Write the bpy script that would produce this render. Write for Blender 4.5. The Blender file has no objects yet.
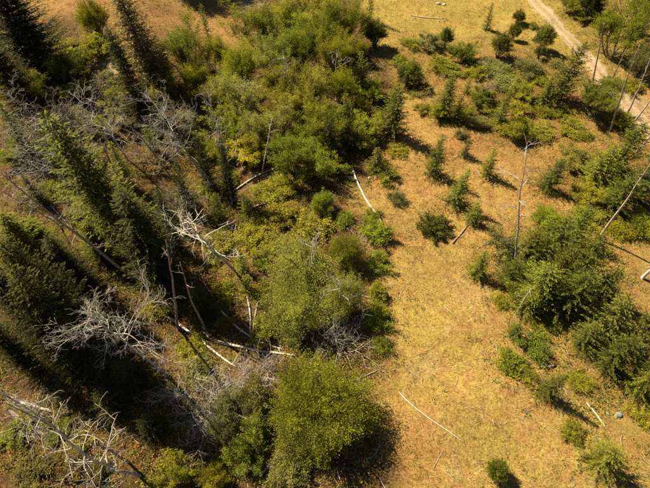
import bpy, math, random
import numpy as np
from mathutils import Vector, Matrix

# ------------------------------------------------------------------ camera, sky, sun, exposure
SC = bpy.context.scene
COL = SC.collection
CAM_H, TILT, FPX = 40.0, math.radians(36.7), 464.0      # drone 40 m up, looking 53 degrees down
cam_data = bpy.data.cameras.new('camera')
cam_data.sensor_fit = 'HORIZONTAL'
cam_data.sensor_width = 36.0
cam_data.lens = FPX / 650.0 * 36.0
cam_data.clip_start, cam_data.clip_end = 0.5, 3000.0
cam = bpy.data.objects.new('camera', cam_data)
COL.objects.link(cam)
cam.location = (0, 0, CAM_H)
cam.rotation_euler = (TILT, 0, 0)
SC.camera = cam

SUN_EL = math.radians(46)
SUN_AZ = math.atan2(-0.82, 0.57)                        # clockwise from +Y
wd = bpy.data.worlds.new('World'); SC.world = wd; wd.use_nodes = True
wn = wd.node_tree.nodes; wl = wd.node_tree.links
for n in list(wn): wn.remove(n)
wo = wn.new('ShaderNodeOutputWorld'); bg = wn.new('ShaderNodeBackground'); sk = wn.new('ShaderNodeTexSky')
sk.sky_type = 'NISHITA'; sk.sun_disc = False
sk.sun_elevation = SUN_EL; sk.sun_rotation = SUN_AZ % (2 * math.pi)
sk.altitude = 1800; sk.air_density = .62; sk.dust_density = 1.0; sk.ozone_density = .4
bg.inputs[1].default_value = 0.05
wl.new(sk.outputs[0], bg.inputs[0]); wl.new(bg.outputs[0], wo.inputs[0])
sl = bpy.data.lights.new('sun', 'SUN'); sl.energy = 5.0; sl.angle = math.radians(0.53); sl.color = (1.0, 0.89, 0.68)
so = bpy.data.objects.new('sun', sl); COL.objects.link(so)
sd = Vector((-math.sin(SUN_AZ) * math.cos(SUN_EL), -math.cos(SUN_AZ) * math.cos(SUN_EL), -math.sin(SUN_EL)))
so.rotation_euler = sd.to_track_quat('-Z', 'Y').to_euler(); so.location = (-40, 40, 60)
vs = SC.view_settings
SC.display_settings.display_device = 'sRGB'
vs.view_transform = 'Standard'; vs.look = 'None'; vs.exposure = 1.32; vs.gamma = 1.0; vs.use_curve_mapping = False
SC.render.engine = 'CYCLES'
SC.cycles.max_bounces = 6; SC.cycles.diffuse_bounces = 3; SC.cycles.transmission_bounces = 4
SC.cycles.use_denoising = False

RNG = np.random.default_rng(7)

# ------------------------------------------------------------------ terrain and picture geometry
def sstep(t):
    t = np.clip(t, 0, 1); return t * t * (3 - 2 * t)

def height(x, y):
    x = np.asarray(x, float); y = np.asarray(y, float)
    z = 0.30 * np.sin(x * 0.23 + 1.3) * np.cos(y * 0.19 + 0.4) + 0.16 * np.sin(x * 0.51 + y * 0.37) + 0.10 * np.sin(y * 0.8 - x * 0.33 + 2)
    gully = np.exp(-((x + 15 + 0.12 * (y - 30)) / 7.0) ** 2) * (1 - 0.6 * sstep((y - 60) / 25))
    z = z - 1.9 * gully
    z = z + 1.6 * np.exp(-(((x + 36) / 9) ** 2 + ((y - 82) / 5) ** 2))
    return z

ST, CT = math.sin(TILT), math.cos(TILT)
def ray(px, py):
    u = (px - 325.0) / FPX; v = (244.0 - py) / FPX
    return Vector((u, ST + v * CT, -CT + v * ST))

def at_height(px, py, z):
    d = ray(px, py); t = (z - CAM_H) / d.z
    return Vector((d.x * t, d.y * t, z)), t          # t = depth along the optical axis

def ground(px, py, dz=0.0):
    z = 0.0
    for _ in range(12):
        p, t = at_height(px, py, z + dz)
        z = float(height(p.x, p.y))
    return Vector((p.x, p.y, z))

def hz(x, y): return float(height(x, y))

def vnoise(x, y, scale, seed=0):
    r = np.random.default_rng(seed); g = r.random((256, 256))
    X = np.asarray(x) / scale + 1000; Y = np.asarray(y) / scale + 1000
    xi = np.floor(X).astype(int); yi = np.floor(Y).astype(int); fx = sstep(X - xi); fy = sstep(Y - yi)
    a = g[xi % 256, yi % 256]; b = g[(xi + 1) % 256, yi % 256]; c = g[xi % 256, (yi + 1) % 256]; d = g[(xi + 1) % 256, (yi + 1) % 256]
    return (a * (1 - fx) + b * fx) * (1 - fy) + (c * (1 - fx) + d * fx) * fy

# edge of the wood, as the picture shows it, turned into ground coordinates
_edge = [ground(px, py) for px, py in [(388, 640), (386, 488), (372, 420), (380, 330), (376, 250), (352, 200), (380, 150), (388, 80), (378, 30), (345, -5), (330, -40)]]
_ey = np.array([p.y for p in _edge]); _ex = np.array([p.x for p in _edge])
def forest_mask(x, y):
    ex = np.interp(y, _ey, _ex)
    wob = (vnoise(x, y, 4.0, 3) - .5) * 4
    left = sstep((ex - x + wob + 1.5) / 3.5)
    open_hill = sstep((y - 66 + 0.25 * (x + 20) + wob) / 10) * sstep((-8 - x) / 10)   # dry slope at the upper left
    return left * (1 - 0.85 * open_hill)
_thick = [(ground(px, py), r) for px, py, r in [(565, 270, 7), (640, 350, 9), (625, 170, 9), (632, 40, 9), (590, 5, 7), (600, 110, 6), (480, 100, 7), (530, 110, 7), (430, 60, 6), (505, 70, 8), (565, 90, 6)]]
def thicket_mask(x, y):
    m = np.zeros_like(np.asarray(x, float))
    for p, r in _thick:
        m = np.maximum(m, sstep(1.6 - np.hypot(x - p.x, y - p.y) / r))
    return m

def zones(x, y):
    """(rusty, olive) shares of the meadow: reddish in the middle distance, yellow-olive far off"""
    w = (vnoise(x, y, 6.0, 41) - .5) * 18
    rust = np.exp(-((y + w - 46) / 13) ** 2) * (.35 + .9 * vnoise(x, y, 3.2, 42))
    pb = ground(410, 450); rust = np.maximum(rust, .8 * np.exp(-((x - pb.x) / 2.5) ** 2 - ((y - pb.y) / 4.0) ** 2))
    rust = np.maximum(rust, .85 * sstep((y + w - 60) / 12) * sstep((-6 - x) / 8))      # rusty slope at the upper left
    return np.clip(rust, 0, 1), sstep((y + w - 58) / 16) * .42 * sstep((x + 8) / 8)

# ------------------------------------------------------------------ mesh helpers
def new_mesh(name, V, F, mats=(), tint=None, color=None, matidx=None, smooth=False):
    """V (n,3); F list/array of faces, all of the same length (3 or 4)."""
    V = np.asarray(V, np.float32); F = np.asarray(F, np.int32)
    me = bpy.data.meshes.new(name)
    k = F.shape[1]; nf = F.shape[0]
    me.vertices.add(len(V)); me.vertices.foreach_set('co', V.ravel())
    me.loops.add(nf * k); me.loops.foreach_set('vertex_index', F.ravel())
    me.polygons.add(nf); me.polygons.foreach_set('loop_start', np.arange(nf, dtype=np.int32) * k)
    try: me.polygons.foreach_set('loop_total', np.full(nf, k, np.int32))
    except Exception: pass
    me.polygons.foreach_set('use_smooth', np.full(nf, smooth, bool))
    for m in mats: me.materials.append(m)
    if matidx is not None: me.polygons.foreach_set('material_index', np.asarray(matidx, np.int32))
    if tint is not None:
        a = me.attributes.new('tint', 'FLOAT', 'FACE'); a.data.foreach_set('value', np.asarray(tint, np.float32))
    if color is not None:
        a = me.attributes.new('hue', 'FLOAT_COLOR', 'FACE')
        c = np.ones((nf, 4), np.float32); c[:, :3] = color; a.data.foreach_set('color', c.ravel())
    me.update(calc_edges=True); me.validate()
    return me

def link(name, data, parent=None, loc=(0, 0, 0)):
    o = bpy.data.objects.new(name, data); COL.objects.link(o); o.location = loc
    if parent is not None: o.parent = parent
    return o

def tag(o, label, cat, group=None):
    o['label'] = label; o['category'] = cat
    if group: o['group'] = group
    return o

class Tubes:
    def __init__(s): s.V = []; s.F = []; s.n = 0
    def add(s, P, R, sides=5):
        P = np.asarray(P, float); R = np.asarray(R, float); n = len(P)
        T = np.gradient(P, axis=0); T /= np.linalg.norm(T, axis=1)[:, None] + 1e-9
        ref = np.array([1.0, 0, 0]) if abs(T[0][0]) < .8 else np.array([0, 1.0, 0])
        A = np.cross(T, ref); A /= np.linalg.norm(A, axis=1)[:, None] + 1e-9
        B = np.cross(T, A)
        ang = np.arange(sides) * 2 * math.pi / sides
        ring = P[:, None, :] + R[:, None, None] * (A[:, None, :] * np.cos(ang)[None, :, None] + B[:, None, :] * np.sin(ang)[None, :, None])
        s.V.append(ring.reshape(-1, 3))
        i = np.arange(n - 1)[:, None] * sides + np.arange(sides)[None, :]
        j = np.arange(n - 1)[:, None] * sides + (np.arange(sides)[None, :] + 1) % sides
        f = np.stack([i, j, j + sides, i + sides], -1).reshape(-1, 4) + s.n
        s.F.append(f); s.n += n * sides
        # end caps (fan of quads onto the ring, closed with a degenerate-free centre)
        c = np.vstack([P[0], P[-1]]); s.V.append(c); c0 = s.n; s.n += 2
        base = s.n - 2 - n * sides
        if sides % 2 == 0:
            for e, cc in ((0, c0), ((n - 1) * sides, c0 + 1)):
                for q in range(0, sides, 2):
                    s.F.append(np.array([[base + e + q, base + e + q + 1, base + e + (q + 2) % sides, cc]]))
    def mesh(s, name, mat, scale=None):
        V = np.vstack(s.V)
        if scale is not None: V = V * scale
        return new_mesh(name, V, np.vstack(s.F), [mat], smooth=True)

def unit(v): return v / (np.linalg.norm(v) + 1e-9)

# ------------------------------------------------------------------ materials
def mat_new(name):
    m = bpy.data.materials.new(name); m.use_nodes = True
    nt = m.node_tree
    for n in list(nt.nodes): nt.nodes.remove(n)
    return m, nt.nodes, nt.links

def leaf_material(name, transl=0.3, yellow=(1.12, 1.06, 0.6), rough=.6):
    m, N, L = mat_new(name)
    out = N.new('ShaderNodeOutputMaterial')
    oi = N.new('ShaderNodeObjectInfo')
    at = N.new('ShaderNodeAttribute'); at.attribute_name = 'tint'
    mr = N.new('ShaderNodeMapRange'); mr.inputs[3].default_value = 0.45; mr.inputs[4].default_value = 1.55
    L.new(at.outputs['Fac'], mr.inputs[0])
    mul = N.new('ShaderNodeVectorMath'); mul.operation = 'SCALE'
    L.new(oi.outputs['Color'], mul.inputs[0]); L.new(mr.outputs[0], mul.inputs['Scale'])
    yel = N.new('ShaderNodeVectorMath'); yel.operation = 'MULTIPLY'; yel.inputs[1].default_value = yellow
    L.new(mul.outputs[0], yel.inputs[0])
    mix = N.new('ShaderNodeMix'); mix.data_type = 'RGBA'
    L.new(at.outputs['Fac'], mix.inputs[0]); L.new(mul.outputs[0], mix.inputs[6]); L.new(yel.outputs[0], mix.inputs[7])
    bs = N.new('ShaderNodeBsdfPrincipled'); bs.inputs['Roughness'].default_value = rough
    bs.inputs['Specular IOR Level'].default_value = 0.06
    L.new(mix.outputs[2], bs.inputs['Base Color'])
    tr = N.new('ShaderNodeBsdfTranslucent')
    tc = N.new('ShaderNodeVectorMath'); tc.operation = 'MULTIPLY'; tc.inputs[1].default_value = (1.3, 1.35, .5)
    L.new(mix.outputs[2], tc.inputs[0]); L.new(tc.outputs[0], tr.inputs[0])
    ms = N.new('ShaderNodeMixShader'); ms.inputs[0].default_value = transl
    L.new(bs.outputs[0], ms.inputs[1]); L.new(tr.outputs[0], ms.inputs[2]); L.new(ms.outputs[0], out.inputs[0])
    return m

def wood_material(name, c0, c1, scale=6.0, bump=.5, rough=.85):
    m, N, L = mat_new(name)
    out = N.new('ShaderNodeOutputMaterial'); bs = N.new('ShaderNodeBsdfPrincipled')
    bs.inputs['Roughness'].default_value = rough; bs.inputs['Specular IOR Level'].default_value = .15
    tc = N.new('ShaderNodeTexCoord')
    no = N.new('ShaderNodeTexNoise'); no.inputs['Scale'].default_value = scale; no.inputs['Detail'].default_value = 6; no.inputs['Roughness'].default_value = .7
    L.new(tc.outputs['Object'], no.inputs['Vector'])
    rp = N.new('ShaderNodeValToRGB'); rp.color_ramp.elements[0].position = .32; rp.color_ramp.elements[1].position = .68
    rp.color_ramp.elements[0].color = (*c0, 1); rp.color_ramp.elements[1].color = (*c1, 1)
    L.new(no.outputs[0], rp.inputs[0]); L.new(rp.outputs[0], bs.inputs['Base Color'])
    bp = N.new('ShaderNodeBump'); bp.inputs['Strength'].default_value = bump; bp.inputs['Distance'].default_value = .03
    L.new(no.outputs[0], bp.inputs['Height']); L.new(bp.outputs[0], bs.inputs['Normal']); L.new(bs.outputs[0], out.inputs[0])
    return m

def hue_material(name, transl=0.2, rough=.75):
    m, N, L = mat_new(name)
    out = N.new('ShaderNodeOutputMaterial'); at = N.new('ShaderNodeAttribute'); at.attribute_name = 'hue'
    bs = N.new('ShaderNodeBsdfPrincipled'); bs.inputs['Roughness'].default_value = rough; bs.inputs['Specular IOR Level'].default_value = .15
    tr = N.new('ShaderNodeBsdfTranslucent'); ms = N.new('ShaderNodeMixShader'); ms.inputs[0].default_value = transl
    L.new(at.outputs['Color'], bs.inputs['Base Color']); L.new(at.outputs['Color'], tr.inputs[0])
    L.new(bs.outputs[0], ms.inputs[1]); L.new(tr.outputs[0], ms.inputs[2]); L.new(ms.outputs[0], out.inputs[0])
    return m

M_LEAF = leaf_material('broad_leaf', .42)
M_NEEDLE = leaf_material('conifer_needle', .20, (1.25, 1.15, .7), .7)
M_BARK = wood_material('bark', (.05, .035, .022), (.16, .12, .085), 7)
M_DEAD = wood_material('weathered_wood', (.13, .10, .07), (.56, .50, .40), 2.2)
M_TAN = wood_material('tan_barkless_wood', (.20, .135, .08), (.56, .44, .30), 2.5)
M_PALE = wood_material('bleached_wood', (.36, .30, .21), (.68, .60, .47), 4)
M_BROWNWOOD = wood_material('old_brown_wood', (.12, .08, .05), (.36, .28, .20), 5)
M_ROCK = wood_material('grey_rock', (.09, .09, .095), (.26, .25, .24), 3, .8)
M_GRASS = hue_material('dry_grass_blade', .25)
M_HERB = hue_material('herb_leaf', .3)
M_TWIG = hue_material('twig_wood', 0.0)

def ground_material():
    m, N, L = mat_new('soil_and_thatch')
    out = N.new('ShaderNodeOutputMaterial'); bs = N.new('ShaderNodeBsdfPrincipled')
    bs.inputs['Roughness'].default_value = .95; bs.inputs['Specular IOR Level'].default_value = .1
    tc = N.new('ShaderNodeTexCoord')
    def noise(s, d=5, r=.65):
        n = N.new('ShaderNodeTexNoise'); n.inputs['Scale'].default_value = s; n.inputs['Detail'].default_value = d; n.inputs['Roughness'].default_value = r
        L.new(tc.outputs['Object'], n.inputs['Vector']); return n
    def ramp(src, els):
        r = N.new('ShaderNodeValToRGB'); e = r.color_ramp.elements
        e[0].position, e[0].color = els[0][0], (*els[0][1], 1); e[1].position, e[1].color = els[-1][0], (*els[-1][1], 1)
        for p, c in els[1:-1]:
            q = e.new(p); q.color = (*c, 1)
        L.new(src, r.inputs[0]); return r.outputs[0]
    def mix(f, a, b, mode='MIX'):
        x = N.new('ShaderNodeMix'); x.data_type = 'RGBA'; x.blend_type = mode
        if isinstance(f, float): x.inputs[0].default_value = f
        else: L.new(f, x.inputs[0])
        L.new(a, x.inputs[6]); L.new(b, x.inputs[7]); return x.outputs[2]
    fine = noise(5, 6, .75); mid = noise(.9, 5, .7); big = noise(.16, 3, .55)
    thatch = ramp(fine.outputs[0], [(.3, (.20, .125, .030)), (.45, (.36, .235, .055)), (.58, (.45, .32, .09)), (.75, (.56, .43, .17))])
    rust = ramp(fine.outputs[0], [(.3, (.17, .08, .025)), (.5, (.33, .17, .05)), (.72, (.46, .29, .11))])
    rf = ramp(mid.outputs[0], [(.40, (0, 0, 0)), (.60, (1, 1, 1))])
    field = mix(rf, thatch, rust)
    gold = ramp(fine.outputs[0], [(.3, (.20, .15, .025)), (.6, (.36, .285, .045)), (.75, (.46, .39, .10))])
    gf = ramp(big.outputs[0], [(.45, (0, 0, 0)), (.65, (.45, .45, .45))])
    field = mix(gf, field, gold)
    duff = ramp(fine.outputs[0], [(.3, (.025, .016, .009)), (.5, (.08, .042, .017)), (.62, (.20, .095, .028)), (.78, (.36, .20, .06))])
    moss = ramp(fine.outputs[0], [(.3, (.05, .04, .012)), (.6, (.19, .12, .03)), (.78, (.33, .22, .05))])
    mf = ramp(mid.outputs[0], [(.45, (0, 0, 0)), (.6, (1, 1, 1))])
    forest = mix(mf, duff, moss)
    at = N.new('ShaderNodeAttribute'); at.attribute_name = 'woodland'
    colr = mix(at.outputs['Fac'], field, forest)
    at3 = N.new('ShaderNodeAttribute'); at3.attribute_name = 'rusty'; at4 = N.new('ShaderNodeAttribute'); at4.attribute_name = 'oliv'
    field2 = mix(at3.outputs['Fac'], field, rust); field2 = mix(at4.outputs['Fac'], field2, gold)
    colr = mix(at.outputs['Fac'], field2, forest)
    at2 = N.new('ShaderNodeAttribute'); at2.attribute_name = 'bare'
    dirt = ramp(fine.outputs[0], [(.3, (.30, .22, .13)), (.6, (.47, .36, .23)), (.78, (.60, .50, .36))])
    colr = mix(at2.outputs['Fac'], colr, dirt)
    sc_ = N.new('ShaderNodeVectorMath'); sc_.operation = 'SCALE'; sc_.inputs['Scale'].default_value = .84
    L.new(colr, sc_.inputs[0]); L.new(sc_.outputs[0], bs.inputs['Base Color'])
    bp = N.new('ShaderNodeBump'); bp.inputs['Strength'].default_value = .9; bp.inputs['Distance'].default_value = .12
    L.new(fine.outputs[0], bp.inputs['Height']); L.new(bp.outputs[0], bs.inputs['Normal'])
    L.new(bs.outputs[0], out.inputs[0])
    return m

def track_material():
    m, N, L = mat_new('dirt_track_surface')
    out = N.new('ShaderNodeOutputMaterial'); bs = N.new('ShaderNodeBsdfPrincipled')
    bs.inputs['Roughness'].default_value = .95; bs.inputs['Specular IOR Level'].default_value = .1
    tc = N.new('ShaderNodeTexCoord')
    no = N.new('ShaderNodeTexNoise'); no.inputs['Scale'].default_value = 3; no.inputs['Detail'].default_value = 7; no.inputs['Roughness'].default_value = .7
    L.new(tc.outputs['Object'], no.inputs['Vector'])
    rp = N.new('ShaderNodeValToRGB'); e = rp.color_ramp.elements
    e[0].position, e[0].color = .3, (.24, .16, .09, 1); e[1].position, e[1].color = .72, (.47, .37, .255, 1)
    q = e.new(.5); q.color = (.33, .24, .15, 1)
    L.new(no.outputs[0], rp.inputs[0])
    rp2 = N.new('ShaderNodeValToRGB'); e2 = rp2.color_ramp.elements
    e2[0].position, e2[0].color = .3, (.18, .115, .045, 1); e2[1].position, e2[1].color = .7, (.38, .27, .11, 1)
    L.new(no.outputs[0], rp2.inputs[0])
    at = N.new('ShaderNodeAttribute'); at.attribute_name = 'rut'
    mx = N.new('ShaderNodeMix'); mx.data_type = 'RGBA'
    L.new(at.outputs['Fac'], mx.inputs[0]); L.new(rp2.outputs[0], mx.inputs[6]); L.new(rp.outputs[0], mx.inputs[7]); L.new(mx.outputs[2], bs.inputs['Base Color'])
    bp = N.new('ShaderNodeBump'); bp.inputs['Strength'].default_value = .7; bp.inputs['Distance'].default_value = .06
    L.new(no.outputs[0], bp.inputs['Height']); L.new(bp.outputs[0], bs.inputs['Normal']); L.new(bs.outputs[0], out.inputs[0])
    return m

# ------------------------------------------------------------------ ground sheet
def axis(lo, hi, step, far):
    core = list(np.arange(lo, hi + 1e-6, step)); a, b = [], []
    d = step; p = core[0]
    while p > -far: d *= 1.35; p -= d; a.append(p)
    d = step; p = core[-1]
    while p < far: d *= 1.35; p += d; b.append(p)
    return np.array(a[::-1] + core + b)
gx = axis(-70, 72, .6, 900); gy = axis(-8, 100, .6, 900)
GX, GY = np.meshgrid(gx, gy)
GZ = height(GX, GY)
GZ = GZ + (RNG.random(GX.shape) - .5) * .05
gV = np.stack([GX, GY, GZ], -1).reshape(-1, 3)
nx, ny = len(gx), len(gy)
ii = (np.arange(ny - 1)[:, None] * nx + np.arange(nx - 1)[None, :]).ravel()
gF = np.stack([ii, ii + 1, ii + nx + 1, ii + nx], -1)
gme = new_mesh('ground', gV, gF, [ground_material()], smooth=True)
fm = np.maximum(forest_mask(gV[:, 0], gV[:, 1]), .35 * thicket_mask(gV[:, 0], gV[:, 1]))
bare = np.zeros(len(gV))
for px, py, r, s in [(105, 68, 3.0, .9), (98, 85, 2.5, .8), (447, 329, .5, .35), (402, 190, .6, .3), (455, 470, .6, .35), (424, 365, 1.6, .22), (470, 290, 2.2, .2), (268, 185, 2.0, .4), (600, 90, 3, .6), (635, 110, 4, .6), (245, 5, 3, .6), (370, 235, 1.6, .4), (40, 180, 2.4, .35)]:
    p = ground(px, py); d = np.hypot(gV[:, 0] - p.x, gV[:, 1] - p.y) / r + (vnoise(gV[:, 0], gV[:, 1], 1.2, 9) - .5) * .8
    bare = np.maximum(bare, s * sstep(1.3 - d))
zr, zo = zones(gV[:, 0], gV[:, 1])
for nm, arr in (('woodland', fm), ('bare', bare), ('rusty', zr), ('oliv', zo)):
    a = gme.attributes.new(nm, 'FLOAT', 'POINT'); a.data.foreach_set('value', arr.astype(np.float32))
g = link('ground', gme); g['kind'] = 'structure'

# ------------------------------------------------------------------ dirt track
TRK = np.array([[p.x, p.y] for p in [ground(*q) for q in [(515, -22), (531, -4), (545, 12), (562, 31), (580, 51), (600, 74), (620, 97), (641, 121), (665, 150), (690, 185)]]])
def dense_path(P, step=.5):
    seg = np.hypot(*np.diff(P, axis=0).T); s = np.concatenate([[0], np.cumsum(seg)])
    t = np.arange(0, s[-1], step)
    X = np.stack([np.interp(t, s, P[:, 0]), np.interp(t, s, P[:, 1])], -1)
    for _ in range(12): X[1:-1] = (X[:-2] + X[1:-1] * 2 + X[2:]) / 4
    return X
TP = dense_path(TRK)
tn = np.gradient(TP, axis=0); tn /= np.hypot(*tn.T)[:, None]; tn = np.stack([-tn[:, 1], tn[:, 0]], -1)
prof = np.linspace(-1, 1, 13)
tv = []; trut = []
for i, (c, n) in enumerate(zip(TP, tn)):
    wl_ = 1.35 + .25 * math.sin(i * .31) + RNG.normal(0, .22); wr_ = 1.35 + .25 * math.sin(i * .23 + 2) + RNG.normal(0, .22)
    for q in prof:
        w = (wr_ if q > 0 else wl_) * q
        x, y = c + n * w
        rut = -.05 * math.exp(-((abs(w) - .8) / .25) ** 2)
        edge = -.10 * max(0, abs(q) - .85) / .15
        trut.append(min(1, max(.0, math.exp(-((abs(w) - .72) / .34) ** 2) * 1.15 + RNG.normal(0, .10))))
        tv.append((x, y, hz(x, y) + .085 + rut + edge + RNG.normal(0, .008)))
k = len(prof); ti = (np.arange(len(TP) - 1)[:, None] * k + np.arange(k - 1)[None, :]).ravel()
tr = link('dirt_track', new_mesh('dirt_track', tv, np.stack([ti, ti + 1, ti + k + 1, ti + k], -1), [track_material()], smooth=True))
tr['kind'] = 'structure'
_a = tr.data.attributes.new('rut', 'FLOAT', 'POINT'); _a.data.foreach_set('value', np.asarray(trut, np.float32))

def track_dist(x, y):
    d = np.full(len(x), 1e9)
    for c in TP[::2]: d = np.minimum(d, np.hypot(x - c[0], y - c[1]))
    return d

# ------------------------------------------------------------------ foliage generators
def rhombi(C, A, B):
    """flat leaf quads: centre C, half-length vector A, half-width vector B"""
    n = len(C); V = np.empty((n, 4, 3)); V[:, 0] = C - A; V[:, 1] = C + B - A * .1; V[:, 2] = C + A; V[:, 3] = C - B - A * .1
    return V.reshape(-1, 3), np.arange(n * 4).reshape(n, 4)

def bend_path(p, d, L, nseg, r, wob, up):
    P = [p]; d = d.copy()
    for i in range(nseg):
        d = unit(d + r.normal(0, wob, 3) + np.array([0, 0, up]))
        P.append(P[-1] + d * L / nseg)
    return np.array(P)

def broadleaf(seed, R, H, nstem, nleaf, leaf, levels=3, kids=(4, 5, 5), spread=.75, up=.1, sig=.13, first=.25, aspect=.42, droop=0.0):
    """multi-stemmed leafy plant: returns (wood mesh data tubes, crown mesh)"""
    r = np.random.default_rng(seed)
    tubes = []; tips = []                       # tips: (path, branch id)
    def grow(p, d, L, rad, lev, bid):
        P = bend_path(p, d, L, 5 if lev == 0 else 3, r, .14 + .04 * lev, up)
        tubes.append((P, np.linspace(rad, rad * .45, len(P)), 6 if lev == 0 else 4, lev))
        if lev >= levels:
            tips.append((P, bid)); return
        if lev == levels - 1: tips.append((P, bid))
        n = kids[lev] if lev < len(kids) else 4
        for k in range(n):
            t = (first if lev == 0 else .3) + (1 - (first if lev == 0 else .3)) * (k + r.random() * .8) / n
            q = t * (len(P) - 1); i = min(int(q), len(P) - 2); pt = P[i] + (P[i + 1] - P[i]) * (q - i)
            dd = unit(P[i + 1] - P[i])
            az = r.random() * 6.283; ax = unit(np.cross(dd, [math.cos(az), math.sin(az), .3]))
            an = spread * (.6 + .7 * r.random())
            nd = unit(dd * math.cos(an) + ax * math.sin(an) + np.array([0, 0, -droop * lev]))
            if nd[2] < -.25: nd[2] *= -.3
            grow(pt, nd, L * (.50 + .22 * r.random()), rad * .5, lev + 1, bid if lev > 0 else len(tips) + k)
    for s in range(nstem):
        az = s * 2.4 + r.random(); lean = .15 + .45 * r.random() if nstem > 1 else .06
        grow(np.array([math.cos(az), math.sin(az), 0]) * .06 * nstem * .4, unit(np.array([math.cos(az) * lean, math.sin(az) * lean, 1.0])), 1.0 * (.75 + .4 * r.random()), .04 / math.sqrt(nstem), 0, 0)
    allp = np.vstack([P for P, b in tips])
    cx, cy = np.median(allp[:, 0]), np.median(allp[:, 1])
    rad = np.percentile(np.hypot(allp[:, 0] - cx, allp[:, 1] - cy), 92); top = np.percentile(allp[:, 2], 98)
    S = np.array([R / rad, R / rad, H / top])
    off = np.array([cx, cy, 0])
    def fit(P):
        w = sstep(P[:, 2] / top)[:, None]
        return (P - off * w) * S
    wood = Tubes()
    for P, rr, sd_, lev in tubes:
        if lev <= 2: wood.add(fit(P), rr * S[0] * (1.0 if lev else 1.1), sd_)
    # leaves
    nb = len(tips); per = max(4, nleaf // nb); C = []; T = []
    btint = {}
    for P, b in tips:
        Q = fit(P); n = max(3, int(per * (.5 + r.random())))
        t = r.random(n) ** .7 * (len(Q) - 1.001); i = t.astype(int); f = (t - i)[:, None]
        c = Q[i] * (1 - f) + Q[i + 1] * f + r.normal(0, sig * min(R, H) * .55, (n, 3)) * [1, 1, .8]
        C.append(c)
        bt = btint.setdefault(b, r.normal(0, .12))
        T.append(np.clip(.5 + bt + r.normal(0, .10) + r.normal(0, .16, n), 0, 1))
    C = np.vstack(C); T = np.concatenate(T)
    keep = C[:, 2] > .03; C, T = C[keep], T[keep]; n = len(C)
    A = r.normal(0, 1, (n, 3)); A[:, 2] *= .6; A /= np.linalg.norm(A, axis=1)[:, None]
    Bv = np.cross(A, r.normal(0, 1, (n, 3)) * [.55, .55, 1.0] + [0, 0, .6]); Bv /= np.linalg.norm(Bv, axis=1)[:, None] + 1e-9
    ls = leaf * (.6 + .8 * r.random(n))[:, None]
    V, F = rhombi(C, A * ls * .5, Bv * ls * .5 * aspect * 1.6)
    return wood.mesh('wood', M_BARK), new_mesh('foliage', V, F, [M_LEAF], tint=T)

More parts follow.
